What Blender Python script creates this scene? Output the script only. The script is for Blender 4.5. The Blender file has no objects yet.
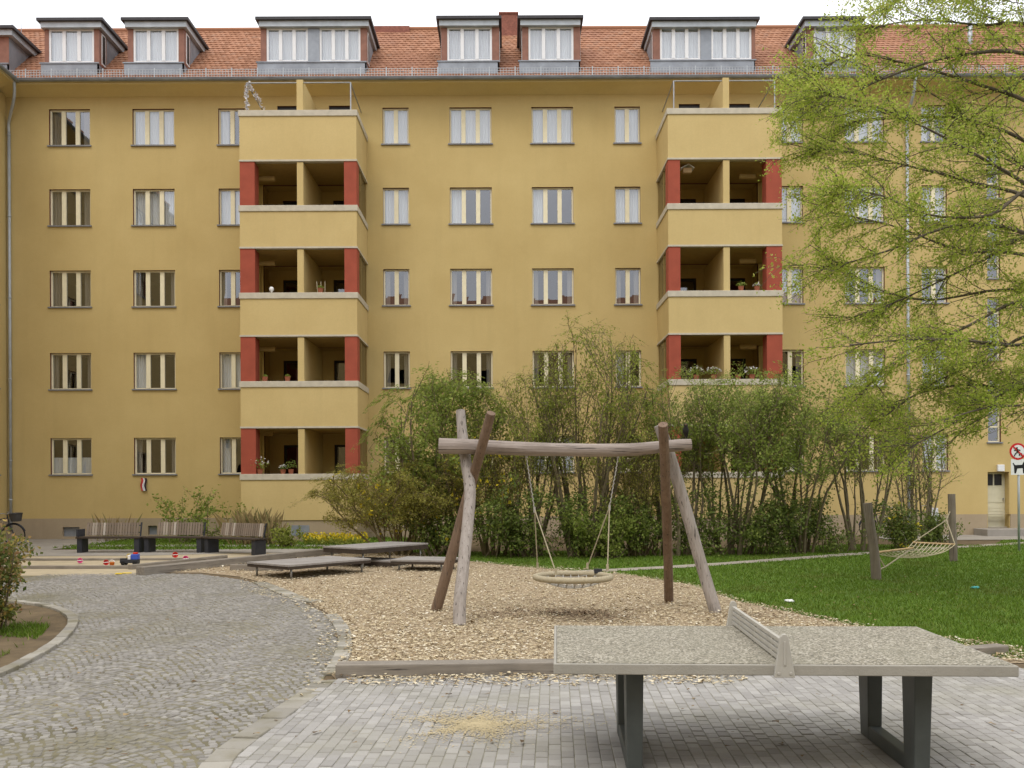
import bpy, bmesh, math, random
import numpy as np
from mathutils import Vector, Matrix, noise as mnoise
R = math.radians
C = bpy.context.scene.collection
S = bpy.context.scene
random.seed(7)

# ---------------------------------------------------------------- camera model
F, PX, PY, HC, ROLL = 935.0, 508.0, 487.0, 1.8, R(0.27)
cr, sr = math.cos(ROLL), math.sin(ROLL)
def ray(x, y):
    u, v = x - PX, PY - y
    return u * cr + v * sr, -u * sr + v * cr
def at(x, y, Y):
    u, v = ray(x, y)
    return Vector((u * Y / F, Y, HC + v * Y / F))
def gnd(x, y, z=0.0):
    u, v = ray(x, y)
    Y = (z - HC) * F / v
    return Vector((u * Y / F, Y, z))

# ---------------------------------------------------------------- materials
MATS = {}
def ramp(nt, fac, stops):
    n = nt.nodes.new('ShaderNodeValToRGB')
    e = n.color_ramp.elements
    while len(e) < len(stops): e.new(0.5)
    for i, (p, c) in enumerate(stops):
        e[i].position = p; e[i].color = (c[0], c[1], c[2], 1)
    nt.links.new(fac, n.inputs['Fac'])
    return n.outputs['Color']
def newmat(name):
    m = bpy.data.materials.new(name); m.use_nodes = True
    nt = m.node_tree
    return m, nt, nt.nodes['Principled BSDF']
def coords(nt, scale=(1, 1, 1)):
    tc = nt.nodes.new('ShaderNodeTexCoord'); mp = nt.nodes.new('ShaderNodeMapping')
    mp.inputs['Scale'].default_value = scale
    nt.links.new(tc.outputs['Object'], mp.inputs['Vector'])
    return mp.outputs['Vector']
def noisetex(nt, vec, scale, detail=4, rough=0.55):
    n = nt.nodes.new('ShaderNodeTexNoise')
    n.inputs['Scale'].default_value = scale; n.inputs['Detail'].default_value = detail
    n.inputs['Roughness'].default_value = rough
    nt.links.new(vec, n.inputs['Vector'])
    return n.outputs['Fac']
def mixc(nt, fac, a, b, mode='MIX'):
    n = nt.nodes.new('ShaderNodeMix'); n.data_type = 'RGBA'; n.blend_type = mode
    if isinstance(fac, (int, float)): n.inputs[0].default_value = fac
    else: nt.links.new(fac, n.inputs[0])
    for sock, v in ((n.inputs[6], a), (n.inputs[7], b)):
        if isinstance(v, tuple): sock.default_value = (v[0], v[1], v[2], 1)
        else: nt.links.new(v, sock)
    return n.outputs[2]
def bump(nt, bs, fac, strength, dist=0.01):
    b = nt.nodes.new('ShaderNodeBump')
    b.inputs['Strength'].default_value = strength; b.inputs['Distance'].default_value = dist
    nt.links.new(fac, b.inputs['Height']); nt.links.new(b.outputs['Normal'], bs.inputs['Normal'])
def sp(c, k): return tuple(min(1, v * k) for v in c)

def plain(name, c, rough=0.7, var=0.25, scale=6, metal=0.0, bmp=0.0, bscale=40, stretch=(1, 1, 1), spec=0.3):
    m, nt, bs = newmat(name)
    v = coords(nt, stretch)
    f = noisetex(nt, v, scale)
    nt.links.new(ramp(nt, f, [(0.25, sp(c, 1 - var)), (0.75, sp(c, 1 + var))]), bs.inputs['Base Color'])
    bs.inputs['Roughness'].default_value = rough; bs.inputs['Metallic'].default_value = metal
    bs.inputs['Specular IOR Level'].default_value = spec
    if bmp: bump(nt, bs, noisetex(nt, v, bscale, 3), bmp)
    MATS[name] = m; return m
def island(name, stops, rough=0.8, bmp=0.0, bscale=60, translucent=0.0, dirt=None, spec=0.2):
    m, nt, bs = newmat(name)
    g = nt.nodes.new('ShaderNodeNewGeometry')
    col = ramp(nt, g.outputs['Random Per Island'], stops)
    v = coords(nt)
    if dirt:
        f = noisetex(nt, v, dirt[1], 5)
        col = mixc(nt, ramp(nt, f, [(dirt[2], (0, 0, 0)), (dirt[3], (1, 1, 1))]), col, dirt[0])
    nt.links.new(col, bs.inputs['Base Color'])
    bs.inputs['Roughness'].default_value = rough; bs.inputs['Specular IOR Level'].default_value = spec
    if bmp: bump(nt, bs, noisetex(nt, v, bscale, 3), bmp)
    if translucent:
        t = nt.nodes.new('ShaderNodeBsdfTranslucent'); mx = nt.nodes.new('ShaderNodeMixShader')
        nt.links.new(col, t.inputs['Color'])
        mx.inputs[0].default_value = translucent
        nt.links.new(bs.outputs[0], mx.inputs[1]); nt.links.new(t.outputs[0], mx.inputs[2])
        nt.links.new(mx.outputs[0], nt.nodes['Material Output'].inputs['Surface'])
    MATS[name] = m; return m

def plaster(name, c, c2, streak=0.5):
    m, nt, bs = newmat(name)
    v = coords(nt)
    f = noisetex(nt, v, 0.55, 7, 0.68)
    col = ramp(nt, f, [(0.3, c2), (0.7, c)])
    v2 = coords(nt, (2.2, 2.2, 0.18))
    f2 = noisetex(nt, v2, 1.2, 5, 0.6)
    col = mixc(nt, ramp(nt, f2, [(0.5, (0, 0, 0)), (0.85, (streak,) * 3)]), col, sp(c2, 0.72))
    f3 = noisetex(nt, v, 25, 3)
    col = mixc(nt, ramp(nt, f3, [(0.35, (0.12,) * 3), (0.65, (0, 0, 0))]), col, sp(c, 0.6))
    nt.links.new(col, bs.inputs['Base Color'])
    bs.inputs['Roughness'].default_value = 0.92; bs.inputs['Specular IOR Level'].default_value = 0.15
    bump(nt, bs, noisetex(nt, v, 60, 2), 0.35, 0.006)
    MATS[name] = m
def wood(name, c, c2, axis=0, crack=(0.06, 0.05, 0.045), rough=0.85, crackat=0.595):
    m, nt, bs = newmat(name)
    st = [9.0, 9.0, 9.0]; st[axis] = 0.7
    v = coords(nt, tuple(st))
    f = noisetex(nt, v, 2.0, 6, 0.65)
    col = ramp(nt, f, [(0.3, c2), (0.7, c)])
    st2 = [26.0, 26.0, 26.0]; st2[axis] = 0.9
    f2 = noisetex(nt, coords(nt, tuple(st2)), 1.6, 4, 0.6)
    col = mixc(nt, ramp(nt, f2, [(crackat, (0, 0, 0)), (crackat + 0.06, (0.9,) * 3)]), col, crack)
    f3 = noisetex(nt, coords(nt), 3.0, 3)
    col = mixc(nt, ramp(nt, f3, [(0.45, (0, 0, 0)), (0.75, (0.45,) * 3)]), col, sp(c2, 0.75))
    nt.links.new(col, bs.inputs['Base Color'])
    bs.inputs['Roughness'].default_value = rough; bs.inputs['Specular IOR Level'].default_value = 0.2
    bump(nt, bs, f2, 0.5, 0.006)
    MATS[name] = m

plaster('ochre', (0.59, 0.45, 0.198), (0.52, 0.385, 0.16), 0.2)
plaster('ochre_skylit', (0.625, 0.482, 0.222), (0.56, 0.42, 0.185), 0.24)  # wall ochre made lighter for the balcony towers: their fuller skylight put into colour
plaster('plinth', (0.43, 0.345, 0.235), (0.36, 0.285, 0.19), 0.45)
plaster('soffit', (0.78, 0.63, 0.33), (0.72, 0.57, 0.29), 0.2)
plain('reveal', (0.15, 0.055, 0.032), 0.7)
plain('red_paint', (0.34, 0.075, 0.042), 0.8, 0.12, 3)
plain('coping', (0.52, 0.47, 0.37), 0.8, 0.12, 5)
plain('cream_wood', (0.80, 0.72, 0.50), 0.55, 0.06)
plain('white_frame', (0.78, 0.78, 0.78), 0.4, 0.04)
plain('door_cream', (0.62, 0.58, 0.42), 0.5, 0.06)
plain('sill_zinc', (0.22, 0.22, 0.23), 0.5, 0.15)
plain('zinc', (0.27, 0.29, 0.32), 0.5, 0.22, 2.5, 0.25)
plain('zinc_pale', (0.42, 0.45, 0.47), 0.45, 0.15, 3, 0.2)
plain('dark_edge', (0.045, 0.042, 0.045), 0.5, 0.2)
plain('cladding', (0.26, 0.125, 0.088), 0.7, 0.2, 4)
plain('steel', (0.36, 0.37, 0.38), 0.4, 0.15, 5, 0.7)
plain('dark_steel', (0.035, 0.037, 0.045), 0.5, 0.2)
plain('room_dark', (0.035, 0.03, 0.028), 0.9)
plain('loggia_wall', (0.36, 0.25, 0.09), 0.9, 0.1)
plain('dark_door', (0.025, 0.022, 0.02), 0.5)
plain('brick', (0.25, 0.10, 0.07), 0.9, 0.3, 14)
plain('sheer', (0.72, 0.72, 0.72), 0.9, 0.10, 8, stretch=(8, 8, 0.2))
plain('drape', (0.26, 0.23, 0.19), 0.9, 0.2, 5, stretch=(10, 10, 0.3))
plain('soil', (0.125, 0.09, 0.05), 0.95, 0.35, 3, bmp=0.6, bscale=30)
plain('sand', (0.42, 0.35, 0.235), 0.95, 0.14, 3, bmp=0.5, bscale=40)
plain('sand_yellow', (0.52, 0.43, 0.26), 0.95, 0.12, 3)
plain('lawn_base', (0.085, 0.145, 0.016), 0.95, 0.3, 1.2)
plain('path_gravel', (0.33, 0.29, 0.235), 0.95, 0.18, 5, bmp=0.4, bscale=60)
plain('pavement', (0.30, 0.275, 0.24), 0.9, 0.15, 2, bmp=0.2, bscale=40)
plain('chip_base', (0.34, 0.262, 0.17), 0.95, 0.35, 18, bmp=0.8, bscale=40)
plain('joint', (0.165, 0.147, 0.092), 0.95, 0.4, 1.1, bmp=0.6, bscale=50)
plain('paver_joint', (0.25, 0.235, 0.175), 0.95, 0.35, 1.6)
plain('rope', (0.40, 0.345, 0.235), 0.9, 0.15, 30)
plain('rope_steel', (0.36, 0.34, 0.30), 0.6, 0.15, 30)
plain('net_rope', (0.50, 0.43, 0.28), 0.9, 0.15, 30)
plain('bar_wood', (0.48, 0.33, 0.17), 0.7, 0.15, 10)
plain('twig', (0.155, 0.125, 0.075), 0.9, 0.3, 6)
plain('twig_olive', (0.16, 0.125, 0.06), 0.9, 0.3, 6)
plain('bark', (0.115, 0.095, 0.07), 0.95, 0.35, 5, bmp=0.8, bscale=18)
plain('concrete', (0.33, 0.31, 0.265), 0.8, 0.10, 6, bmp=0.25, bscale=70)
plain('net_metal', (0.42, 0.40, 0.35), 0.55, 0.1, 6)
plain('table_leg', (0.075, 0.083, 0.078), 0.5, 0.2, 4, bmp=0.1)
plain('white', (0.75, 0.75, 0.74), 0.6, 0.05)
plain('black', (0.012, 0.012, 0.013), 0.6, 0.1)
plain('sign_red', (0.55, 0.02, 0.02), 0.4, 0.05)
plain('terracotta', (0.32, 0.11, 0.06), 0.8)
plain('toy_red', (0.65, 0.04, 0.03), 0.4, .05); plain('toy_blue', (0.05, 0.10, 0.45), 0.4, .05)
plain('toy_yellow', (0.75, 0.55, 0.03), 0.4, .05); plain('toy_pink', (0.75, 0.12, 0.30), 0.4, .05)
plain('toy_orange', (0.75, 0.20, 0.03), 0.4, .05); plain('toy_white', (0.75, 0.75, 0.75), 0.4, .05)
plain('teal', (0.05, 0.35, 0.33), 0.5)
plain('feather', (0.016, 0.014, 0.014), 0.6, 0.3, 30)
plain('beak', (0.25, 0.14, 0.03), 0.5)
plain('basket', (0.06, 0.055, 0.05), 0.7)
plain('cloth_white', (0.7, 0.7, 0.72), 0.9); plain('cloth_red', (0.5, 0.05, 0.05), 0.9); plain('cloth_dark', (0.05, 0.03, 0.04), 0.9)
wood('log_grey', (0.41, 0.365, 0.33), (0.28, 0.245, 0.215), 2)
wood('log_grey_x', (0.37, 0.315, 0.275), (0.25, 0.205, 0.175), 0)
wood('log_brown', (0.235, 0.165, 0.115), (0.165, 0.11, 0.075), 2)
wood('log_dull', (0.25, 0.21, 0.165), (0.16, 0.13, 0.10), 2)
wood('timber', (0.30, 0.265, 0.22), (0.20, 0.175, 0.145), 0)
wood('slat', (0.24, 0.195, 0.155), (0.15, 0.12, 0.095), 2)
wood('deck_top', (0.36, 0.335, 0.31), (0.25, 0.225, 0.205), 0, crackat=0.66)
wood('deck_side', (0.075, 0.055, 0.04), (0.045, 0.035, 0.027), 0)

# aggregate top of the table
m, nt, bs = newmat('aggregate'); v = coords(nt)
vo = nt.nodes.new('ShaderNodeTexVoronoi'); vo.inputs['Scale'].default_value = 95
nt.links.new(v, vo.inputs['Vector'])
sepc = nt.nodes.new('ShaderNodeSeparateColor'); nt.links.new(vo.outputs['Color'], sepc.inputs[0])
col = ramp(nt, sepc.outputs[0], [(0.0, (0.085, 0.078, 0.06)), (0.3, (0.175, 0.156, 0.115)), (0.6, (0.29, 0.262, 0.20)), (1.0, (0.50, 0.462, 0.385))])
col = mixc(nt, ramp(nt, noisetex(nt, v, 2.2, 5), [(0.4, (0, 0, 0)), (0.75, (0.5,) * 3)]), col, (0.235, 0.222, 0.165))
nt.links.new(col, bs.inputs['Base Color']); bs.inputs['Roughness'].default_value = 0.65; bs.inputs['Specular IOR Level'].default_value = 0.3
bump(nt, bs, vo.outputs['Distance'], 0.3, 0.003)
MATS['aggregate'] = m

# glass: clear sheet with mirror reflection
def glassmat(name, tint, lo, hi, rough=0.0):
    m = bpy.data.materials.new(name); m.use_nodes = True; nt = m.node_tree
    for n in list(nt.nodes):
        if n.type != 'OUTPUT_MATERIAL': nt.nodes.remove(n)
    t = nt.nodes.new('ShaderNodeBsdfTransparent'); t.inputs[0].default_value = (*tint, 1)
    g = nt.nodes.new('ShaderNodeBsdfGlossy'); g.inputs['Roughness'].default_value = rough
    g.inputs[0].default_value = (0.95, 0.96, 1, 1)
    lw = nt.nodes.new('ShaderNodeLayerWeight'); lw.inputs['Blend'].default_value = 0.25
    mr = nt.nodes.new('ShaderNodeMapRange'); mr.inputs['To Min'].default_value = lo; mr.inputs['To Max'].default_value = hi
    nt.links.new(lw.outputs['Facing'], mr.inputs['Value'])
    mx = nt.nodes.new('ShaderNodeMixShader')
    nt.links.new(mr.outputs[0], mx.inputs[0]); nt.links.new(t.outputs[0], mx.inputs[1]); nt.links.new(g.outputs[0], mx.inputs[2])
    nt.links.new(mx.outputs[0], nt.nodes['Material Output'].inputs['Surface'])
    MATS[name] = m
glassmat('glass', (0.86, 0.89, 0.90), 0.16, 0.8)
glassmat('screen_glass', (0.62, 0.58, 0.40), 0.06, 0.5, 0.15)

island('tile', [(0, (0.27, 0.125, 0.068)), (0.35, (0.33, 0.158, 0.088)), (0.75, (0.375, 0.185, 0.108)), (1, (0.30, 0.16, 0.10))], 0.85, dirt=((0.27, 0.13, 0.085), 0.5, 0.5, 0.85))
island('cobble', [(0, (0.20, 0.187, 0.167)), (0.3, (0.235, 0.22, 0.198)), (0.75, (0.265, 0.249, 0.225)), (1, (0.32, 0.302, 0.272))], 0.75, 0.5, 45, dirt=((0.15, 0.135, 0.08), 0.55, 0.5, 0.8))
island('paver', [(0, (0.275, 0.261, 0.243)), (0.35, (0.305, 0.29, 0.27)), (0.75, (0.34, 0.324, 0.302)), (1, (0.385, 0.368, 0.344))], 0.8, 0.25, 70, dirt=((0.25, 0.235, 0.17), 0.6, 0.48, 0.82))
island('kerbstone', [(0, (0.22, 0.205, 0.175)), (0.5, (0.29, 0.27, 0.23)), (1, (0.38, 0.355, 0.305))], 0.85, 0.6, 25, dirt=((0.17, 0.15, 0.085), 2.2, 0.45, 0.75))
island('chips', [(0, (0.15, 0.10, 0.055)), (0.18, (0.32, 0.235, 0.13)), (0.45, (0.52, 0.425, 0.265)), (0.85, (0.63, 0.54, 0.37)), (1, (0.75, 0.69, 0.56))], 0.9)
island('grass', [(0, (0.095, 0.155, 0.016)), (0.5, (0.12, 0.20, 0.02)), (0.93, (0.15, 0.24, 0.027)), (1, (0.22, 0.23, 0.06))], 0.7, translucent=0.25, dirt=((0.17, 0.16, 0.045), 0.8, 0.52, 0.9))
island('grass_dry', [(0, (0.22, 0.16, 0.07)), (0.6, (0.38, 0.29, 0.14)), (1, (0.14, 0.16, 0.05))], 0.9, translucent=0.2)
island('leaf_tree', [(0, (0.26, 0.35, 0.05)), (0.4, (0.40, 0.49, 0.07)), (0.8, (0.50, 0.57, 0.11)), (1, (0.56, 0.50, 0.18))], 0.6, translucent=0.55)
island('leaf_green', [(0, (0.155, 0.205, 0.04)), (0.5, (0.25, 0.32, 0.06)), (1, (0.37, 0.41, 0.105))], 0.6, translucent=0.45)
island('leaf_olive', [(0, (0.18, 0.215, 0.035)), (0.5, (0.28, 0.325, 0.055)), (1, (0.38, 0.40, 0.095))], 0.6, translucent=0.45)
island('leaf_forsythia', [(0, (0.20, 0.20, 0.04)), (0.5, (0.31, 0.30, 0.06)), (1, (0.42, 0.38, 0.10))], 0.6, translucent=0.45)
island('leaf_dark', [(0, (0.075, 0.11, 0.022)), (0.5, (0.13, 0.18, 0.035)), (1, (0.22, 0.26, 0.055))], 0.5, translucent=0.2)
island('leaf_mixed', [(0, (0.09, 0.13, 0.03)), (0.45, (0.18, 0.21, 0.05)), (0.7, (0.33, 0.26, 0.09)), (0.9, (0.40, 0.24, 0.12)), (1, (0.6, 0.5, 0.07))], 0.7, translucent=0.4)
island('petal_yellow', [(0, (0.55, 0.42, 0.02)), (1, (0.75, 0.62, 0.05))], 0.6, translucent=0.3)
island('petal_white', [(0, (0.6, 0.55, 0.55)), (1, (0.8, 0.8, 0.78))], 0.6, translucent=0.3)
island('bench_slat', [(0, (0.19, 0.15, 0.115)), (0.7, (0.28, 0.225, 0.175)), (0.9, (0.34, 0.28, 0.22)), (1, (0.54, 0.49, 0.43))], 0.85)

# ---------------------------------------------------------------- mesh tools
class MB:
    def __init__(self): self.v = []; self.f = []; self.m = []
    def add(self, vs, fs, mi=0):
        o = len(self.v); self.v += [tuple(p) for p in vs]
        self.f += [tuple(i + o for i in q) for q in fs]; self.m += [mi] * len(fs)
    def box(self, c, s, rz=0.0, mi=0, M=None):
        x, y, z = (k / 2 for k in s)
        vs = [Vector((sx * x, sy * y, sz * z)) for sz in (-1, 1) for sy in (-1, 1) for sx in (-1, 1)]
        T = Matrix.Translation(c) @ (M if M is not None else Matrix.Rotation(rz, 4, 'Z'))
        self.add([T @ p for p in vs], [(0, 2, 3, 1), (4, 5, 7, 6), (0, 1, 5, 4), (1, 3, 7, 5), (3, 2, 6, 7), (2, 0, 4, 6)], mi)
    def bb(self, x0, x1, y0, y1, z0, z1, mi=0):
        self.box(((x0 + x1) / 2, (y0 + y1) / 2, (z0 + z1) / 2), (abs(x1 - x0), abs(y1 - y0), abs(z1 - z0)), 0, mi)
    def bar(self, a, b, w, h=None, mi=0):
        a, b = Vector(a), Vector(b); h = h or w; d = b - a
        q = d.to_track_quat('X', 'Z').to_matrix().to_4x4()
        self.box((a + b) / 2, (d.length, w, h), 0, mi, q)
    def quad(self, a, b, c, d, mi=0): self.add([a, b, c, d], [(0, 1, 2, 3)], mi)
    def prism(self, poly, z0, z1, mi=0):
        n = len(poly)
        self.add([(p[0], p[1], z0) for p in poly] + [(p[0], p[1], z1) for p in poly],
                 [tuple(reversed(range(n))), tuple(range(n, 2 * n))] + [(i, (i + 1) % n, n + (i + 1) % n, n + i) for i in range(n)], mi)
    def tube(self, pts, rad, n=6, cap=True, mi=0, wob=0.0):
        pts = [Vector(p) for p in pts]
        if not hasattr(rad, '__len__'): rad = [rad] * len(pts)
        vs = []; u = None
        for i, p in enumerate(pts):
            t = (pts[min(i + 1, len(pts) - 1)] - pts[max(i - 1, 0)])
            t = t.normalized() if t.length > 1e-9 else Vector((0, 0, 1))
            if u is None:
                u = t.orthogonal().normalized()
            else:
                u = (u - t * u.dot(t)); u = u.normalized() if u.length > 1e-6 else t.orthogonal().normalized()
            w = t.cross(u)
            for k in range(n):
                a = 2 * math.pi * k / n
                rr = rad[i] * (1 + (wob * mnoise.noise(Vector((p.x * 3 + k * 1.7, p.y * 3, p.z * 2.5))) if wob else 0))
                vs.append(p + (u * math.cos(a) + w * math.sin(a)) * rr)
        fs = []
        for i in range(len(pts) - 1):
            for k in range(n):
                a, b = i * n + k, i * n + (k + 1) % n
                fs.append((a, b, b + n, a + n))
        if cap:
            fs.append(tuple(reversed(range(n)))); L = (len(pts) - 1) * n
            fs.append(tuple(range(L, L + n)))
        self.add(vs, fs, mi)
    def lathe(self, c, prof, n=12, mi=0, cap=True):
        vs = [(c[0] + r * math.cos(2 * math.pi * k / n), c[1] + r * math.sin(2 * math.pi * k / n), c[2] + z) for r, z in prof for k in range(n)]
        fs = [(i * n + k, i * n + (k + 1) % n, (i + 1) * n + (k + 1) % n, (i + 1) * n + k) for i in range(len(prof) - 1) for k in range(n)]
        if cap:
            fs.append(tuple(reversed(range(n)))); L = (len(prof) - 1) * n; fs.append(tuple(range(L, L + n)))
        self.add(vs, fs, mi)

def link(name, me, mats, parent=None, smooth=False, bevel=0.0):
    o = bpy.data.objects.new(name, me); C.objects.link(o)
    for mm in (mats if isinstance(mats, (list, tuple)) else [mats]): me.materials.append(MATS[mm])
    if smooth:
        for p in me.polygons: p.use_smooth = True
    if bevel:
        b = o.modifiers.new('bevel', 'BEVEL'); b.width = bevel; b.segments = 2; b.limit_method = 'ANGLE'
    if parent is not None:
        o.parent = parent
        if parent.type == 'EMPTY' and 'base' in parent.keys():
            b = parent['base']; o.location = (-b[0], -b[1], -b[2])
    return o
def obj(name, mb, mats, parent=None, smooth=False, bevel=0.0):
    me = bpy.data.meshes.new(name); me.from_pydata(mb.v, [], mb.f)
    for p, mi in zip(me.polygons, mb.m): p.material_index = mi
    me.update()
    return link(name, me, mats, parent, smooth, bevel)
def fast(name, V, k, mats, parent=None):
    """V: (n*k,3) array, every k vertices one face"""
    V = np.asarray(V, dtype=np.float32).reshape(-1, 3); n = len(V) // k
    me = bpy.data.meshes.new(name)
    me.vertices.add(len(V)); me.vertices.foreach_set('co', V.ravel())
    me.loops.add(len(V)); me.loops.foreach_set('vertex_index', np.arange(len(V), dtype=np.int32))
    me.polygons.add(n); me.polygons.foreach_set('loop_start', np.arange(0, len(V), k, dtype=np.int32))
    me.polygons.foreach_set('loop_total', np.full(n, k, dtype=np.int32))
    me.update(calc_edges=True)
    return link(name, me, mats, parent)
def tag(o, label, cat, group=None):
    o['label'] = label; o['category'] = cat
    if group: o['group'] = group
    return o
def thing(name, label, cat, loc=(0, 0, 0), group=None, world=True):
    """Empty at the thing's base; with world=True its parts are written in world coordinates"""
    o = bpy.data.objects.new(name, None); C.objects.link(o); o.location = loc
    o.empty_display_size = 0.2
    if world: o['base'] = tuple(loc)
    return tag(o, label, cat, group)
def kind(o, k): o['kind'] = k; return o
def inpoly(x, y, poly):
    c = False; n = len(poly); j = n - 1
    for i in range(n):
        xi, yi, xj, yj = poly[i][0], poly[i][1], poly[j][0], poly[j][1]
        if (yi > y) != (yj > y) and x < (xj - xi) * (y - yi) / (yj - yi) + xi: c = not c
        j = i
    return c
def scatter(poly, n, rng, wfun=None):
    xs = [p[0] for p in poly]; ys = [p[1] for p in poly]; out = []
    while len(out) < n:
        x, y = rng.uniform(min(xs), max(xs)), rng.uniform(min(ys), max(ys))
        if wfun and rng.random() > wfun(x, y): continue
        if inpoly(x, y, poly): out.append((x, y))
    return out
def sheet(name, poly, z, mat, k='structure'):
    bm = bmesh.new()
    f = bm.faces.new([bm.verts.new((p[0], p[1], z)) for p in poly])
    bmesh.ops.triangulate(bm, faces=[f])
    for q in bm.faces:
        if q.normal.z < 0: q.normal_flip()
    me = bpy.data.meshes.new(name); bm.to_mesh(me); bm.free()
    return kind(link(name, me, mat), k)
def spline(pts, n=8):
    pts = [Vector(p) for p in pts]; out = []
    for i in range(len(pts) - 1):
        p0, p1, p2, p3 = pts[max(i - 1, 0)], pts[i], pts[i + 1], pts[min(i + 2, len(pts) - 1)]
        for k in range(n):
            t = k / n
            out.append(0.5 * (2 * p1 + (p2 - p0) * t + (2 * p0 - 5 * p1 + 4 * p2 - p3) * t * t + (3 * p1 - p0 - 3 * p2 + p3) * t ** 3))
    out.append(pts[-1]); return out
def G(*px): return [gnd(x, y) for x, y in px]

# ---------------------------------------------------------------- ground
big = 400
sheet('ground', [(-big, -big), (big, -big), (big, big), (-big, big)], 0.0, 'soil')

road_r = G((215, 768), (262, 728), (300, 700), (322, 682), (334, 662), (340, 645), (336, 628), (322, 613), (300, 601), (272, 589), (240, 580), (200, 574.5), (140, 573.5))
road_l = G((20, 575), (8, 580), (-20, 598))
bed_edge = G((-60, 604), (0, 603), (30, 605), (55, 609.5), (70, 617), (73, 625), (66, 636), (52, 648), (32, 660), (0, 676), (-60, 696))
rr0 = road_r[0]
road_poly = [(-1.3, 3.4), (rr0.x + .0, rr0.y)] + [(p.x, p.y) for p in road_r[1:]] + [(p.x, p.y) for p in road_l] + [(-11, 14.8)] + [(p.x, p.y) for p in bed_edge] + [(-9.5, 8.5), (-9.5, 3.4)]
sheet('road_bed', road_poly, 0.0065, 'joint')
# cobbles laid in arcs
rng = random.Random(3); cb = MB()
def cobble_at(x, y, rot, sx, sy, h):
    c, s = math.cos(rot), math.sin(rot)
    base, top = [], []
    ch = rng.uniform(.72, .86)
    for dx, dy in ((-1, -1), (1, -1), (1, 1), (-1, 1)):
        jx = dx * sx * rng.uniform(.82, 1.05); jy = dy * sy * rng.uniform(.82, 1.05)
        px, py = jx * c - jy * s, jx * s + jy * c
        base.append((x + px, y + py, 0.0045))
        top.append((x + px * ch, y + py * ch, h * rng.uniform(.8, 1.1)))
    mid = [(b[0] * .9 + x * .1, b[1] * .9 + y * .1, h * .68) for b in base]
    cb.add(base + mid + top, [(0, 1, 5, 4), (1, 2, 6, 5), (2, 3, 7, 6), (3, 0, 4, 7), (4, 5, 9, 8), (5, 6, 10, 9), (6, 7, 11, 10), (7, 4, 8, 11), (8, 9, 10, 11)])
W = 1.2; st = 0.074
for iy in range(0, 250):
    for ix in range(-138, 10):
        x = ix * st * 0.95; y = 3.2 + iy * st
        seg = (x / W) % 1.0; q = seg * 2 - 1
        yy = y + 0.26 * (1 - q * q) + .12 * mnoise.noise((x * .7, y * .7, 2))
        x += rng.uniform(-.014, .014) + (iy % 2) * st * .47; yy += rng.uniform(-.012, .012)
        if not inpoly(x, yy, road_poly): continue
        cobble_at(x, yy, math.atan2(-0.26 * 2 * q * 2 / W, 1) * .9 + rng.uniform(-.22, .22), .0345 * rng.uniform(.82, 1.1), .0345 * rng.uniform(.8, 1.1), .015 * rng.uniform(.6, 1.1))
kind(obj('cobbled_road', cb, 'cobble', smooth=False), 'structure')

# paver field under the table
pv_edge = G((215, 768), (262, 728), (300, 700), (322, 682))
pave_poly = [(-1.44, 3.4)] + [(p.x + .06, p.y) for p in pv_edge] + [(-1.45, 8.75), (.75, 8.85), (4.6, 9.05), (14, 9.6), (14, 3.4)]
sheet('paved_yard', pave_poly, 0.0185, 'paver_joint')
pv = MB(); rng = random.Random(5); ang = R(-2.8); ca, sa = math.cos(ang), math.sin(ang)
for i in range(-50, 168):
    for j in range(-8, 64):
        u = i * .086; w = 3.3 + j * .124 + (i % 2) * .062
        x = u * ca - w * sa; y = u * sa + w * ca
        if not inpoly(x, y, pave_poly): continue
        z = .024 + rng.uniform(-.0025, .0025)
        b = .004
        def cor(d, zz):
            return [((u + sx * (.0408 - d)) * ca - (w + sy * (.0575 - d)) * sa, (u + sx * (.0408 - d)) * sa + (w + sy * (.0575 - d)) * ca, zz) for sx, sy in ((-1, -1), (1, -1), (1, 1), (-1, 1))]
        t = rng.uniform(-.0015, .0015)
        A, B, D = cor(0, .0055), cor(0, z - b), cor(b, z)
        D = [(p[0], p[1], p[2] + t * s) for p, s in zip(D, (1, 1, -1, -1))]
        pv.add(A + B + D, [(0, 1, 5, 4), (1, 2, 6, 5), (2, 3, 7, 6), (3, 0, 4, 7), (4, 5, 9, 8), (5, 6, 10, 9), (6, 7, 11, 10), (7, 4, 8, 11), (8, 9, 10, 11)])
kind(obj('paving', pv, 'paver'), 'structure')

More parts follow.
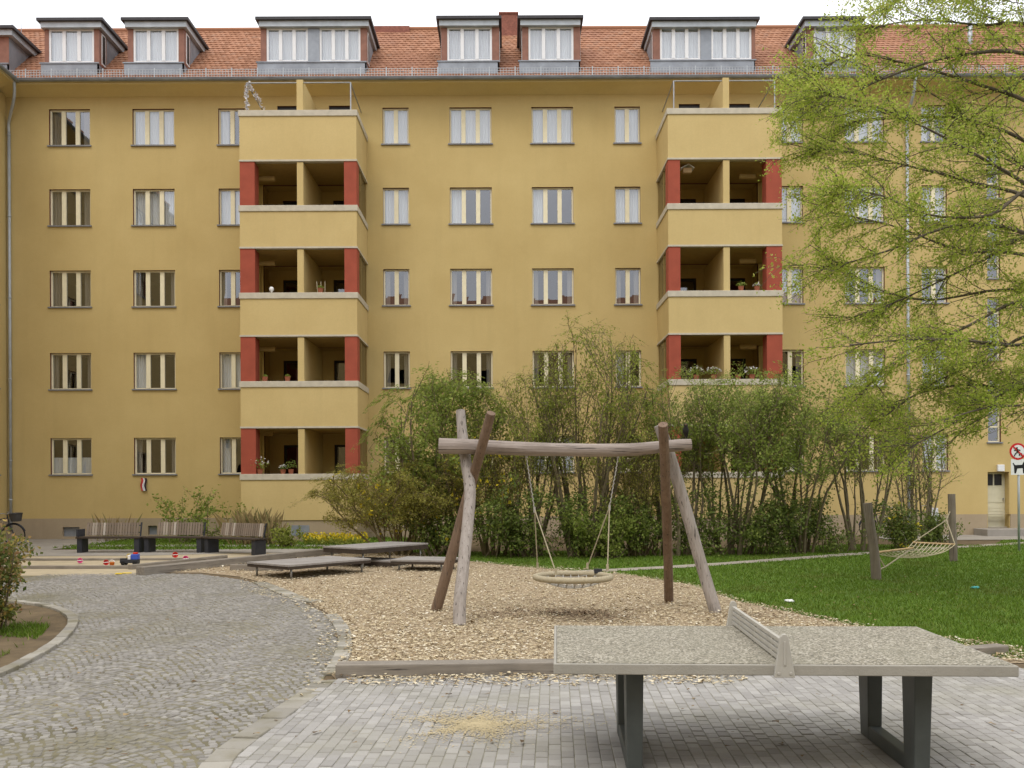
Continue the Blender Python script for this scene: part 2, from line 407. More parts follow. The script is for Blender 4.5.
# flat stones edging road, chips and planting bed
def kerb(name, line, width, zt, step=0.24, seed=1):
    rng = random.Random(seed); mb = MB(); acc = []
    L = [Vector((p[0], p[1], 0)) for p in line]
    d = [0]
    for a, b in zip(L, L[1:]): d.append(d[-1] + (b - a).length)
    def pos(s):
        s = min(max(s, 0), d[-1] - 1e-6)
        for i in range(len(L) - 1):
            if d[i + 1] >= s: return L[i].lerp(L[i + 1], (s - d[i]) / max(1e-9, d[i + 1] - d[i]))
        return L[-1]
    s = 0
    while s < d[-1] - .05:
        l = step * rng.uniform(.75, 1.25); a, b = pos(s + .008), pos(min(s + l, d[-1]) - .008)
        t = (b - a)
        if t.length < .03: break
        n = Vector((-t.y, t.x, 0)).normalized() * width / 2 * rng.uniform(.92, 1.05)
        z = zt + rng.uniform(-.006, .006); e = .008
        q = [a - n, b - n, b + n, a + n]; c = (a + b) / 2
        low = [(p.x, p.y, .004) for p in q]; m1 = [(p.x, p.y, z - e) for p in q]
        tp = [(c.x + (p.x - c.x) * .95, c.y + (p.y - c.y) * .95, z) for p in q]
        mb.add(low + m1 + tp, [(0, 1, 5, 4), (1, 2, 6, 5), (2, 3, 7, 6), (3, 0, 4, 7), (4, 5, 9, 8), (5, 6, 10, 9), (6, 7, 11, 10), (7, 4, 8, 11), (8, 9, 10, 11)])
        s += l
    return kind(obj(name, mb, 'kerbstone'), 'structure')
k1 = spline(G((332, 676), (343, 655), (345, 640), (340, 627), (331, 616)), 6)
kerb('kerb', k1, .17, .035, .20, 2)
kerb('kerb', spline(G((318, 603), (298, 599), (278, 591), (258, 583)), 6), .24, .03, .3, 3)
kerb('kerb', spline([Vector((-1.52, 4.0, 0))] + G((215, 770), (262, 730), (300, 702), (325, 683)), 6), .20, .03, .26, 4)
kerb('kerb', spline(bed_edge, 4), .13, .05, .3, 5)
# planting bed left
bed_poly = [(p.x, p.y) for p in bed_edge] + [(-12, 10)]
sheet('planting_bed', bed_poly, 0.012, 'soil')

# woodchips
chip_poly = [(p.x, p.y) for p in k1] + [(p.x, p.y) for p in G((300, 596), (270, 585), (240, 577), (200, 573), (150, 573), (141, 572), (232, 562), (345, 553), (420, 555), (520, 566), (600, 570), (628, 575), (690, 584), (743, 601), (842, 622), (900, 633))] + [(6.2, 9.5), (.8, 8.95), (-1.62, 8.75)]
sheet('chip_bed', chip_poly, 0.008, 'chip_base')
rng = random.Random(11); nrng = np.random.default_rng(11)
def chips(poly, n, wf, z0, L=(.016, .048), zr=.02):
    P = scatter(poly, n, rng, wf); V = []
    for x, y in P:
        a = rng.uniform(0, 6.283); l = rng.uniform(*L); w = l * rng.uniform(.2, .55)
        tx, ty = rng.gauss(0, .35), rng.gauss(0, .35)
        c, s = math.cos(a), math.sin(a); z = z0 + rng.uniform(0, zr) + .012 * mnoise.noise((x * 3, y * 3, 0))
        for dx, dy in ((-l, -w * .7), (l, -w), (l * .9, w), (-l * .85, w * .8)):
            px, py = dx * c - dy * s, dx * s + dy * c
            V.append((x + px * .6, y + py * .6, z + abs(tx * px + ty * py) * .8))
    return V
V = chips(chip_poly, 60000, lambda x, y: min(1, (10.5 / max(y, 1)) ** 1.6), .014)
spill = [(p.x, p.y) for p in G((350, 682), (560, 684), (720, 684), (760, 676), (560, 676), (350, 679))]
spill = [(-1.5, 8.35), (.5, 8.2), (1.9, 8.2), (2.4, 8.9), (-1.5, 8.75)]
V += chips(spill, 1500, lambda x, y: max(0, min(1, (y - 8.25) * 2.2)) * (0.4 + .6 * abs(mnoise.noise((x * 2, y * 2, 4)))), .027, zr=.008)
V += chips([(p.x, p.y) for p in G((240, 577), (330, 600), (345, 630), (325, 690), (300, 700), (318, 640), (300, 610), (240, 590))], 900, None, .022, zr=.008)
fast('woodchips', V, 4, 'chips')['kind'] = 'stuff'

island('chips_dark', [(0, (0.11, 0.075, 0.045)), (0.6, (0.24, 0.17, 0.105)), (1, (0.40, 0.30, 0.20))], 0.9)
island('dead_leaf', [(0, (0.10, 0.065, 0.035)), (0.6, (0.20, 0.13, 0.06)), (1, (0.34, 0.25, 0.13))], 0.9)
hc = gnd(580, 615); V = []  # patches of darker chips scattered below the nest seat
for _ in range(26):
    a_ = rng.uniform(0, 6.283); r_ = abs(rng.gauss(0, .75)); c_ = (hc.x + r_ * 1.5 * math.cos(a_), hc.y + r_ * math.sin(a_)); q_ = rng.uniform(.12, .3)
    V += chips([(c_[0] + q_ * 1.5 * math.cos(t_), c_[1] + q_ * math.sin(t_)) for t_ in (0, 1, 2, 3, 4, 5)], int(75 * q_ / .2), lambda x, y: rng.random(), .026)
fast('dark_woodchips', V, 4, 'chips_dark')['kind'] = 'stuff'
V = chips([(p.x, p.y) for p in G((0, 690), (130, 600), (330, 640), (330, 680), (560, 684), (560, 766), (220, 766), (40, 766))], 170, None, .032, L=(.015, .05), zr=.004)
V += chips([(1.5, 5.6), (5, 5.6), (5, 8.6), (.4, 8.2)], 90, None, .032, L=(.015, .045), zr=.004)
V += chips([(2.5, 11), (4.5, 9.9), (7.5, 11), (9, 18), (5, 19), (3.5, 14)], 130, None, .05, L=(.02, .05), zr=.02)
fast('fallen_leaves', V, 4, 'dead_leaf')['kind'] = 'stuff'
# sandbox, pavements, paths, lawns
sheet('sandbox_sand', [(p.x, p.y) for p in G((-40, 577), (40, 576), (139, 575.5), (139, 572), (335, 552.6), (240, 553.5), (150, 556), (-40, 557))], 0.010, 'sand')
sheet('pavement', [(p.x, p.y) for p in G((-120, 557), (150, 556), (240, 553.5), (345, 552), (345, 549), (-120, 551))], 0.014, 'pavement')
sheet('footpath', [(-26, 31.2), (-26, 33.38), (-13.6, 33.38), (-13.4, 30.6), (-13.5, 26.2), (-26, 26.2)], 0.016, 'pavement')
path_px = [(560, 573.5), (640, 569.5), (700, 566), (770, 561), (850, 555), (960, 547.5), (1100, 539)]
pp = spline(G(*path_px), 5)
def band(line, w, z, name, mat):
    mb = MB(); L = [Vector((p[0], p[1], 0)) for p in line]; vs = []
    for i, p in enumerate(L):
        t = (L[min(i + 1, len(L) - 1)] - L[max(i - 1, 0)]).normalized(); n = Vector((-t.y, t.x, 0)) * w / 2 * (1 + .25 * mnoise.noise((p.x * 1.3, p.y * 1.3, 9)))
        vs += [(p.x - n.x, p.y - n.y, z), (p.x + n.x, p.y + n.y, z)]
    mb.add(vs, [(2 * i, 2 * i + 1, 2 * i + 3, 2 * i + 2) for i in range(len(L) - 1)])
    # faces up
    o = obj(name, mb, mat); 
    return kind(o, 'structure')
band(pp, .55, .020, 'garden_path', 'path_gravel')
lawn_a = [(p.x, p.y) for p in G((628, 575), (690, 585), (743, 603), (842, 624), (905, 638))] + [(4.7, 9.75), (5.4, 9.6), (14, 9.9), (24, 14), (24, 29.6), (16, 30.2), (14.2, 27.5)] + [(p.x, p.y) for p in G((850, 545), (760, 548), (600, 551), (430, 553), (420, 556), (520, 567))]
lawn_b = [(p.x, p.y) for p in G((50, 549), (150, 550.5), (345, 549.5), (430, 553.5), (440, 545), (400, 537.5))] + [(-13.4, 33.3)]
sheet('lawn', lawn_a, 0.012, 'lawn_base')
sheet('lawn', lawn_b, 0.011, 'lawn_base')
sheet('pavement', [(12.6, 33.38), (26, 33.38), (26, 29.8), (16, 30.3), (12.5, 30.3)], 0.018, 'pavement')
sheet('footpath', [(p.x, p.y) for p in G((60, 547), (200, 547), (345, 547), (420, 548), (420, 547.2), (345, 545.4), (200, 545.2), (60, 545.2))], 0.020, 'pavement')
rng = random.Random(21)
def blades(poly, n, h, wf=None, w=.006, lean=.5, z=0.012, seed=1):
    rng = random.Random(seed); V = []
    for x, y in scatter(poly, n, rng, wf):
        a = rng.uniform(0, 6.283); hh = h * rng.uniform(.5, 1.25); d = max(y, 4) / 10
        ww = w * (.6 + .6 * d); c, s = math.cos(a), math.sin(a); lx, ly = rng.gauss(0, lean) * hh, rng.gauss(0, lean) * hh
        V += [(x - c * ww, y - s * ww, z), (x + c * ww, y + s * ww, z), (x + lx, y + ly, z + hh)]
    return V
pathpts = [(p.x, p.y) for p in pp]
def offpath(x, y):
    return 0 if any((x - a) ** 2 + (y - b) ** 2 < .09 for a, b in pathpts[::1]) else 1
V = blades(lawn_a, 150000, .05, lambda x, y: offpath(x, y) * min(1, (11.0 / max(y, 1)) ** 1.5) if x < .62 * y + 1.5 else (.45 if x < .62 * y + 6 else .1), seed=2)
V += blades(lawn_b, 9000, .07, None, .008, seed=3)
bc_ = (bed_edge[5].x - 1.2, bed_edge[5].y - .3); bed_in = [(bc_[0] + (x - bc_[0]) * .78, bc_[1] + (y - bc_[1]) * .78) for x, y in bed_poly]
V += blades(bed_in, 4000, .07, lambda x, y: 1 if mnoise.noise((x * .9, y * .9, 3)) > -.02 and x > -7.5 and y < 12.3 else 0.02, seed=4)
fast('grass', V, 3, 'grass')['kind'] = 'stuff'
# spilled sand on pavers
sp_c = gnd(478, 728); V = []; rng = random.Random(31)
for _ in range(7500):
    r = abs(rng.gauss(0, 1)); a = rng.uniform(0, 6.283)
    x = sp_c.x + r * (.30 + .12 * math.sin(3 * a + 1)) * math.cos(a) + .03 * rng.gauss(0, 1); y = sp_c.y + r * .26 * math.sin(a)
    q = rng.uniform(.003, .0075)
    z = .0275 + rng.uniform(0, .006)
    e_ = rng.uniform(-.002, .002); V += [(x - q, y - q, z + e_), (x + q, y - q * .7, z - e_), (x + q * .6, y + q, z - e_), (x - q * .8, y + q, z + e_)]
fast('spilled_sand', V, 4, 'sand_yellow')['kind'] = 'stuff'

# ---------------------------------------------------------------- the main building
YW, YT, YE, YD = 33.4, 31.06, 32.7, 33.0
sW, sT, sD = YW / F, YT / F, YD / F
def XW(px): return (px + .7 - PX) * sW
def XT(px): return (px - PX) * sT
def XD(px): return at(px, 45, YD).x
def XC(px): return at(px, 20, 32.75).x
ZR = [15.37, 12.51, 9.605, 6.66, 3.62]; WH = 1.31
bld = thing('apartment_building', 'long ochre apartment house with red roof, dormers and two stacked balcony towers', 'building', (0, YW, 0))
rng = random.Random(77)
cols3 = {'A': (50.0, 91), 'B': (133.5, 175.3), 'E': (450.5, 492.5), 'F': (532.5, 574), 'I': (845.5, 885)}
cols2 = {'C': (219.3, 246), 'D': (383.6, 409.7), 'G': (615.5, 641), 'H': (777.5, 803.6), 'J': (922, 947.5)}
wins = []   # x0,x1,z0,z1,panes,row,col
for cdict, n in ((cols3, 3), (cols2, 2)):
    for k, (a, b) in cdict.items():
        for r, zt in enumerate(ZR):
            wins.append((XW(a), XW(b), zt - WH, zt, n, r, k))
extra = [(XW(1040), XW(1081)), (XW(1118), XW(1159))]
for a, b in extra:
    for r, zt in enumerate(ZR): wins.append((a, b, zt - WH, zt, 3, r, 'K'))
stairs = [(XW(987.5), XW(1000.5), zt - 3.35, zt - 1.1, 1, r, 'S') for r, zt in enumerate(ZR[:4])]
door_hole = (XW(986.2), XW(1009.2), 0.26, 2.26)
LT = (XT(241), XT(358)); RT = (XT(669.5), XT(783.3))
COP = [14.35, 11.19, 8.29, 5.35, 2.27]; SLB = [12.65, 9.76, 6.83, 3.79]
ldoors = []
for (a, b) in (LT, RT):
    mid = (a + b) / 2
    for c in COP:
        fl = c - 1.0
        u0, v0 = ((mid - 1.25, b - 1.35) if a < 0 else (a + .80, mid + .70))
        ldoors.append((u0, u0 + .75, fl, fl + 2.1)); ldoors.append((v0, v0 + .75, fl, fl + 2.1))
logg = []
for (a, b) in (LT, RT):
    for lv in range(1, 5): logg.append((a + .17, b - .17, COP[lv] - 1.0, SLB[lv - 1] - .021))
ldoors_top = [q for q in ldoors if q[2] > 13]
holes = [(w[0], w[1], w[2], w[3]) for w in wins + stairs] + [door_hole] + ldoors_top + logg
X0, X1, Z0, Z1 = -19.5, 27.0, 0.75, 15.85
wall = MB()
def gridwall(mb, x0, x1, z0, z1, holes, y, dep, mi_wall=0, mi_rev=1):
    xs = sorted({x0, x1, *[h for q in holes for h in q[:2] if x0 < h < x1]}); zs = sorted({z0, z1, *[h for q in holes for h in q[2:4] if z0 < h < z1]})
    def hole(i, k):
        cx, cz = (xs[i] + xs[i + 1]) / 2, (zs[k] + zs[k + 1]) / 2
        return any(q[0] < cx < q[1] and q[2] < cz < q[3] for q in holes)
    for i in range(len(xs) - 1):
        k = 0
        while k < len(zs) - 1:
            if hole(i, k): k += 1; continue
            j = k
            while j + 1 < len(zs) - 1 and not hole(i, j + 1): j += 1
            mb.quad((xs[i], y, zs[k]), (xs[i + 1], y, zs[k]), (xs[i + 1], y, zs[j + 1]), (xs[i], y, zs[j + 1]), mi_wall)
            k = j + 1
    for q in holes:
        a, b, c, d = q[:4]; Y2 = y + dep
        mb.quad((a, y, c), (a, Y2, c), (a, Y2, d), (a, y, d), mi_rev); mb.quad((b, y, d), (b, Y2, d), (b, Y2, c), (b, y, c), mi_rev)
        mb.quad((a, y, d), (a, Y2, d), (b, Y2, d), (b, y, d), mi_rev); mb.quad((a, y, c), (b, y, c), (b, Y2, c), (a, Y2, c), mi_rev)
gridwall(wall, X0, X1, Z0, Z1, holes, YW, .16)
REC = .75
for q in logg:     # recessed loggia niches
    mine = [d_ for d_ in ldoors if q[0] < d_[0] < q[1] and abs(d_[2] - q[2]) < .01]
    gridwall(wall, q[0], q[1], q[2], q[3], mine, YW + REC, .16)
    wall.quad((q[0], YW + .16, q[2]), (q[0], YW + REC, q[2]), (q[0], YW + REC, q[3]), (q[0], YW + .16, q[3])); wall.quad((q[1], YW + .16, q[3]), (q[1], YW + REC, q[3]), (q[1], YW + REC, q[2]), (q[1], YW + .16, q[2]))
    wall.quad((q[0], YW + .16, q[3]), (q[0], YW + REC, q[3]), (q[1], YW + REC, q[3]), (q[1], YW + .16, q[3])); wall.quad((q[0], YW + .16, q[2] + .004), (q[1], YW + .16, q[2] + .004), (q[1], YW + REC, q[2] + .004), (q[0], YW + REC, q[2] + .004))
# back and end walls close the shell
wall.bb(X0, X1, YW + 11, YW + 11.3, 0, 16.2); wall.bb(X0 - .3, X0, YW + .01, YW + 11.3, 0, 16.2); wall.bb(X1, X1 + .3, YW, YW + 11.3, 0, 16.2)
# dark rooms behind the windows: storey floors and a corridor wall
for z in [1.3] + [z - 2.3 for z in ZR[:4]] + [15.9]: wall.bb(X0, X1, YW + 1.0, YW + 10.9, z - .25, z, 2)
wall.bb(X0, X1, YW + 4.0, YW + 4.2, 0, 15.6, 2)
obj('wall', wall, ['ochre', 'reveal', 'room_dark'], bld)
pl = MB()
bwin = [(62, 79, 527, 536.5), (147.5, 156.5, 526, 535)]
bh = [(XW(a), XW(b), 1.8 + (487 - d + 2) * sW, 1.8 + (487 - c + 2) * sW) for a, b, c, d in bwin]
gridwall(pl, X0, X1, 0, .75, bh + [(door_hole[0], door_hole[1], .26, .75)], YW - .03, .19, 0, 0)
pl.quad((X0, YW - .03, .75), (X1, YW - .03, .75), (X1, YW, .7501), (X0, YW, .7501))
obj('plinth', pl, 'plinth', bld)
for a, b, c, d in bh:
    bw = MB(); bw.bb(a, b, YW + .10, YW + .12, c, d); obj('basement_window', bw, 'zinc', bld)

def window(x0, x1, z0, z1, n, row, colk, y=YW, frame='cream_wood', parent=bld, sill=True, depth=.10, dorm=False):
    m = MB(); fw = .055 if not dorm else .07; mw = .15 if not dorm else .12; ya, yb = y + depth, y + depth + .055
    m.bb(x0, x0 + fw, ya, yb, z0, z1); m.bb(x1 - fw, x1, ya, yb, z0, z1)
    m.bb(x0 + fw, x1 - fw, ya, yb, z0, z0 + fw); m.bb(x0 + fw, x1 - fw, ya, yb, z1 - fw, z1)
    pw = (x1 - x0 - 2 * fw - (n - 1) * mw) / n
    gl = MB(); 
    for i in range(n):
        a = x0 + fw + i * (pw + mw)
        if i: m.bb(a - mw, a, ya - .012, yb, z0 + fw, z1 - fw)
        if n == 1 and not dorm:
            for kk in range(1, 4): m.bb(a, a + pw, ya, yb, z0 + (z1 - z0) * kk / 4 - .025, z0 + (z1 - z0) * kk / 4 + .025)
        gl.quad((a, ya + .03 + rng.uniform(-.004, .004), z0 + fw), (a + pw, ya + .03 + rng.uniform(-.004, .004), z0 + fw), (a + pw, ya + .03, z1 - fw), (a, ya + .03, z1 - fw))
    w = obj('window', m, frame, parent)
    obj('pane', gl, 'glass', w)
    if sill:
        s = MB(); s.bb(x0 - .05, x1 + .05, y - .06, y + depth - .002, z0 - .035, z0 + .012); obj('sill', s, 'sill_zinc', w)
    # curtains
    t = rng.random(); yc = yb + .09
    def pleat(mb, a, b, c, d, amp=.018):
        k = max(4, int((b - a) / .045)); vs = []
        for i in range(k + 1):
            x = a + (b - a) * i / k; yy = yc + (amp if i % 2 else -amp) * rng.uniform(.4, 1.2)
            vs += [(x, yy, c), (x, yy, d)]
        mb.add(vs, [(2 * i, 2 * i + 2, 2 * i + 3, 2 * i + 1) for i in range(k)])
    cu = MB(); mt = 'sheer'
    if colk == 'S': return w
    pbright = ([.9, .8, .35, .18, .25][row] if row >= 0 else .8) * (.35 if row == 2 and colk in 'DEFG' else 1)
    if colk == 'A' and row in (0, 1, 2): mt = 'drape'; pleat(cu, x0, x0 + pw, z0, z1); pleat(cu, x1 - pw * .9, x1, z0, z1)
    elif colk == 'A' and row == 4: pleat(cu, x0, x1, z0, z0 + .62, .006)
    elif t < pbright: pleat(cu, x0, x1, z0, z1)
    elif t < pbright + .2: pleat(cu, x0, x0 + (x1 - x0) * .34, z0, z1); 
    elif t < .96: mt = 'drape'; pleat(cu, x0, x0 + .22, z0, z1); pleat(cu, x1 - .22, x1, z0, z1)
    else: cu.bb(x0, x1, yc, yc + .01, z1 - .5, z1)
    obj('curtain', cu, mt, w)
    return w
for w in wins + stairs: window(*w)

# front door right
dx0, dx1, dz0, dz1 = door_hole
d = MB(); d.bb(dx0, dx1, YW + .30, YW + .35, dz0, dz1)
d.bb(dx0 + .08, dx1 - .08, YW + .285, YW + .30, dz0 + .22, dz0 + .8)
for k in range(5): d.bb(dx0 + .12, dx1 - .12, YW + .275, YW + .285, dz0 + .25 + k * .11, dz0 + .33 + k * .11)
d.bb(dx0 + .08, dx1 - .08, YW + .285, YW + .30, dz0 + .9, dz0 + 1.42)
dr = obj('door', d, 'door_cream', bld)
g = MB()
for a, b in ((.10, .36), (.42, .68)): g.bb(dx0 + a, dx0 + b, YW + .285, YW + .298, dz1 - .48, dz1 - .08)
obj('pane', g, 'dark_door', dr)
h = MB(); h.bb(dx1 - .12, dx1 - .09, YW + .23, YW + .28, dz0 + .98, dz0 + 1.06); obj('handle', h, 'steel', dr)
h = MB(); h.bb(dx0, dx1, YW + .16, YW + .33, dz0 - .01, dz0 + .03); obj('threshold', h, 'coping', dr)
h = MB(); h.bb(dx0, dx0 + .03, YW + .005, YW + .29, dz0, dz1); h.bb(dx1 - .03, dx1, YW + .005, YW + .29, dz0, dz1); h.bb(dx0 + .03, dx1 - .03, YW + .161, YW + .29, dz1 - .03, dz1 + .0); obj('door_reveal', h, 'ochre', dr)
p0 = at(1000, 468, YW)
lb = MB(); lb.box((p0.x, YW - .05, p0.z), (.24, .1, .24)); obj('porch_lamp', lb, 'white', bld, bevel=.015)
stp = MB(); stp.bb(dx0 - .5, dx1 + .6, YW - 1.0, YW - .035, .0, .25); obj('door_step', stp, 'pavement', bld, bevel=.01)

# balcony towers -------------------------------------------------
def wallring(mb, a, b, y0, y1, z0, z1, t=.16):
    mb.bb(a, b, y0, y0 + t, z0, z1); mb.bb(a, a + t, y0 + t, y1, z0, z1); mb.bb(b - t, b, y0 + t, y1, z0, z1)
for ti, (a, b) in enumerate((LT, RT)):
    mid = a + (.49 if ti == 0 else .485) * (b - a); bs_ = MB()
    bs_.bb(a, b, YT, YW - .002, .73, COP[4] - .2)
    base = obj('balcony_base', bs_, 'ochre_skylit', bld)
    q = MB(); q.bb(a + .03, b - .03, YT + .03, YW - .05, 0, .73); obj('plinth', q, 'plinth', base)
    if ti == 0:
        q = MB(); q.bb(XT(291), XT(309), YT + .015, YT + .029, .22, .56); obj('basement_window', q, 'zinc', base)
    for lv in range(5):
        top = COP[lv]
        zb = SLB[lv] if lv < 4 else COP[4] - .2
        m = MB()
        if lv < 4: wallring(m, a, b, YT, YW - .002, zb + .06, top - .2)
        else: m.bb(a + .02, b - .02, YT + .02, YW - .01, zb - .3, zb - .05)
        # floor slab
        if lv < 4: m.bb(a + .161, b - .161, YT + .161, YW - .003, top - 1.12, top - 1.0)
        bal = obj('balcony', m, 'ochre_skylit', bld)
        c = MB(); o = .035
        c.bb(a - o, b + o, YT - o, YT + .22, top - .2, top); c.bb(a - o, a + .22, YT + .22, YW - .003, top - .2, top); c.bb(b - .22, b + o, YT + .22, YW - .003, top - .2, top)
        obj('coping', c, 'coping', bal, bevel=.012)
        if lv < 4:
            e = MB(); o = .02
            e.bb(a - o, b + o, YT - o, YT + .2, zb, zb + .058); e.bb(a - o, a + .2, YT + .2, YW - .004, zb, zb + .058); e.bb(b - .2, b + o, YT + .2, YW - .004, zb, zb + .058)
            obj('slab_edge', e, 'coping', bal)
        if lv > 0:
            cz = SLB[lv - 1]     # underside of the balcony above
            for (p, r_) in ((a, a + .50), (b - .42, b)) if ti == 0 else ((a, a + .40), (b - .52, b)):
                rp = MB(); rp.bb(p + .003, r_ - .003, YT + .004, YT + .52, top + .001, cz - .001); obj('red_panel', rp, 'red_paint', bal)
            for sx in (a + .05, b - .05):
                gq = MB(); gq.quad((sx, YT + .53, top + .002), (sx, YW - .01, top + .002), (sx, YW - .01, cz - .002), (sx, YT + .53, cz - .002)); obj('side_screen', gq, 'screen_glass', bal)
                for yq in (YT + 1.1, YW - .08):
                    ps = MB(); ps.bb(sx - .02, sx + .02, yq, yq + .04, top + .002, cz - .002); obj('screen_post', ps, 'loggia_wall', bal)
            pt = MB(); pt.bb(mid, mid + .21, YT + .01, YW + REC - .004, top - .98, cz - .023)
            obj('partition', pt, 'ochre_skylit', bal)
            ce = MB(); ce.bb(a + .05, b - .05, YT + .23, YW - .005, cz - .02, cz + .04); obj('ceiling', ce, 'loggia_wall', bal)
            yq_ = YW + REC
            bk = MB()
            ex = a + .65 if ti == 0 else b - .95
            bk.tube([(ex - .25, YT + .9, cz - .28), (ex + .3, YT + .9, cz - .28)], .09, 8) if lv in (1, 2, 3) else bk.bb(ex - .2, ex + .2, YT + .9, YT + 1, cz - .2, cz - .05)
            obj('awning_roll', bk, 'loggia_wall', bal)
            for j in range(2):
                L_ = ldoors[ti * 10 + lv * 2 + j]
                dd = MB(); dd.bb(L_[0], L_[0] + .08, yq_ + .08, yq_ + .14, L_[2], L_[3]); dd.bb(L_[1] - .08, L_[1], yq_ + .08, yq_ + .14, L_[2], L_[3]); dd.bb(L_[0] + .08, L_[1] - .08, yq_ + .08, yq_ + .14, L_[3] - .08, L_[3]); dd.bb(L_[0] + .08, L_[1] - .08, yq_ + .08, yq_ + .14, L_[2], L_[2] + .7)
                dd.quad((L_[0] + .08, yq_ + .11, L_[2] + .7), (L_[1] - .08, yq_ + .11, L_[2] + .7), (L_[1] - .08, yq_ + .11, L_[3] - .08), (L_[0] + .08, yq_ + .11, L_[3] - .08), 1)
                obj('balcony_door', dd, ['dark_door', 'glass'], bal)
        else:
            fin = MB()
            z_t = 15.75
            px_ = [(YT + .01, top - .9), (YT + .01, top + 1.02), (YW - .003, top + .98), (YW - .003, top - .9)]
            vs = [(mid, y, z) for y, z in px_] + [(mid + .21, y, z) for y, z in px_]
            fin.add(vs, [(0, 1, 2, 3), (7, 6, 5, 4), (0, 4, 5, 1), (1, 5, 6, 2), (2, 6, 7, 3), (3, 7, 4, 0)])
            obj('partition', fin, 'ochre_skylit', bal)
            for j, (ps_, pe_) in enumerate(((a + .22, mid), (mid + .21, b - .2))):
                fr = MB(); r_ = .022; zt = top + .95
                px1 = ps_ if j == 0 else pe_
                fr.tube([(px1, YT + .1, top), (px1, YT + .1, zt)], r_, 6); fr.tube([(ps_, YT + .1, zt), (pe_, YT + .1, zt)], r_, 6)
                fr.tube([(px1, YT + .1, zt), (px1 + (0), YW, zt - .1)], r_, 6); 
                obj('canopy_frame', fr, 'steel', bal)
            for j in range(2):
                L_ = ldoors[ti * 10 + j]
                dd = MB(); dd.bb(L_[0], L_[1], YW + .08, YW + .14, L_[2], L_[3]); obj('balcony_door', dd, 'dark_door', bal)

# soffit, gutter, roof --------------------------------------------
so = MB(); n = 8; pts = []
for i in range(n + 1):
    t = i / n; pts.append((YW - (YW - YE) * t, 15.80 + .17 * math.sin(t * math.pi / 2)))
for (y0, z0), (y1, z1) in zip(pts, pts[1:]): so.quad((X0, y0, z0), (X1, y0, z0), (X1, y1, z1), (X0, y1, z1))
so.quad((X0, YE, 15.97), (X1, YE, 15.97), (X1, YE, 16.12), (X0, YE, 16.12))
obj('eave_soffit', so, 'soffit', bld, smooth=False)
gu = MB()
prof = [(YE - .02 - .085 + .085 * math.cos(a), 16.10 + .085 * math.sin(a)) for a in [math.pi * (1 + k / 8) for k in range(9)]]
for (y0, z0), (y1, z1) in zip(prof, prof[1:]): gu.quad((X0, y0, z0), (X0, y1, z1), (X1, y1, z1), (X1, y0, z0))
gu.tube([(X0, YE - .19, 16.10), (X1, YE - .19, 16.10)], .014, 5)
obj('gutter', gu, 'zinc', bld, smooth=True)
SL = .9; YR = 36.7
def zroof(y): return 16.15 + (y - YE) * SL
rf = MB()
slope = Vector((0, 1, SL)).normalized(); nrm = Vector((0, -SL, 1)).normalized()
rows = 22; Lr = (YR - YE) * math.hypot(1, SL); rl = Lr / rows; tw = .19
trng = random.Random(9)
for r_ in range(rows):
    base = Vector((0, YE, 16.15)) + slope * (r_ * rl)
    k = int((X1 - X0) / tw)
    for i in range(k):
        x = X0 + i * tw + (.095 if r_ % 2 else 0)
        vs = []
        j = trng.uniform(-.005, .005)
        for s_, lift in ((0, .024), (rl + .03, .004)):
            for q, hh in ((0, .0), (.3, .010), (.6, .005), (1, .0)):
                vs.append(base + slope * s_ + nrm * (lift + hh + j) + Vector((x + q * tw * .985, 0, 0)))
        vs += [base + nrm * 0.0 + Vector((x, 0, 0)), base + nrm * 0.0 + Vector((x + tw * .985, 0, 0))]
        rf.add(vs, [(0, 1, 5, 4), (1, 2, 6, 5), (2, 3, 7, 6), (8, 9, 3, 2, 1, 0)])
rf.quad((X0, YE, 16.12), (X1, YE, 16.12), (X1, YR, zroof(YR)), (X0, YR, zroof(YR)))
rf.quad((X0, YR, zroof(YR) + .01), (X1, YR, zroof(YR) + .01), (X1, YW + 11.5, 16), (X0, YW + 11.5, 16))
rf.tube([(X0, YR, zroof(YR) + .03), (X1, YR, zroof(YR) + .03)], .10, 8)
roof = obj('roof', rf, 'tile', bld)
ch = MB(); c0 = at(508.5, 20, 36.5); ch.bb(c0.x - .34, c0.x + .34, 36.1, 36.9, 18.6, at(508, 19, 36.5).z); ch.bb(c0.x - .38, c0.x + .38, 36.06, 36.94, at(508, 19, 36.5).z, at(508, 19, 36.5).z + .06)
cho = obj('chimney', ch, 'brick', roof)
ch = MB(); ch.bb(c0.x - .36, c0.x + .36, 36.05, 36.95, 18.6, 18.95); obj('flashing', ch, 'zinc', roof)
ch = MB(); a_, b_ = at(375, 30, YR), at(410, 30, YR); ch.bb(a_.x, b_.x, YR - .25, YR + .2, 19.3, 19.80); obj('fire_wall', ch, 'brick', roof)
ch = MB(); a_ = at(970, 40, 35.2); ch.tube([(a_.x, 35.2, 17.6), (a_.x, 35.2, 19.4)], .09, 8); obj('flue', ch, 'steel', roof, smooth=True)
ch = MB(); a_ = at(12, 16, 35.5); ch.tube([(a_.x, 35.5, 18.4), (a_.x, 35.5, a_.z), (a_.x + .35, 35.5, a_.z - .3), (a_.x + .35, 35.5, 18.6)], .012, 5); obj('antenna', ch, 'steel', roof)
sg = MB(); y_ = YE - .04; zb = zroof(y_) + .12
for z_ in (zb + .02, zb + .11, zb + .20): sg.tube([(X0, y_, z_), (X1, y_, z_)], .009, 4, mi=0)
k = int((X1 - X0) / .10)
for i in range(k):
    x = X0 + i * .10; big_ = i % 9 == 0
    sg.bb(x, x + (.035 if big_ else .012), y_ - .01, y_ + .01, zb - .06, zb + (.25 if big_ else .2))
obj('snow_guard', sg, 'zinc_pale', bld)

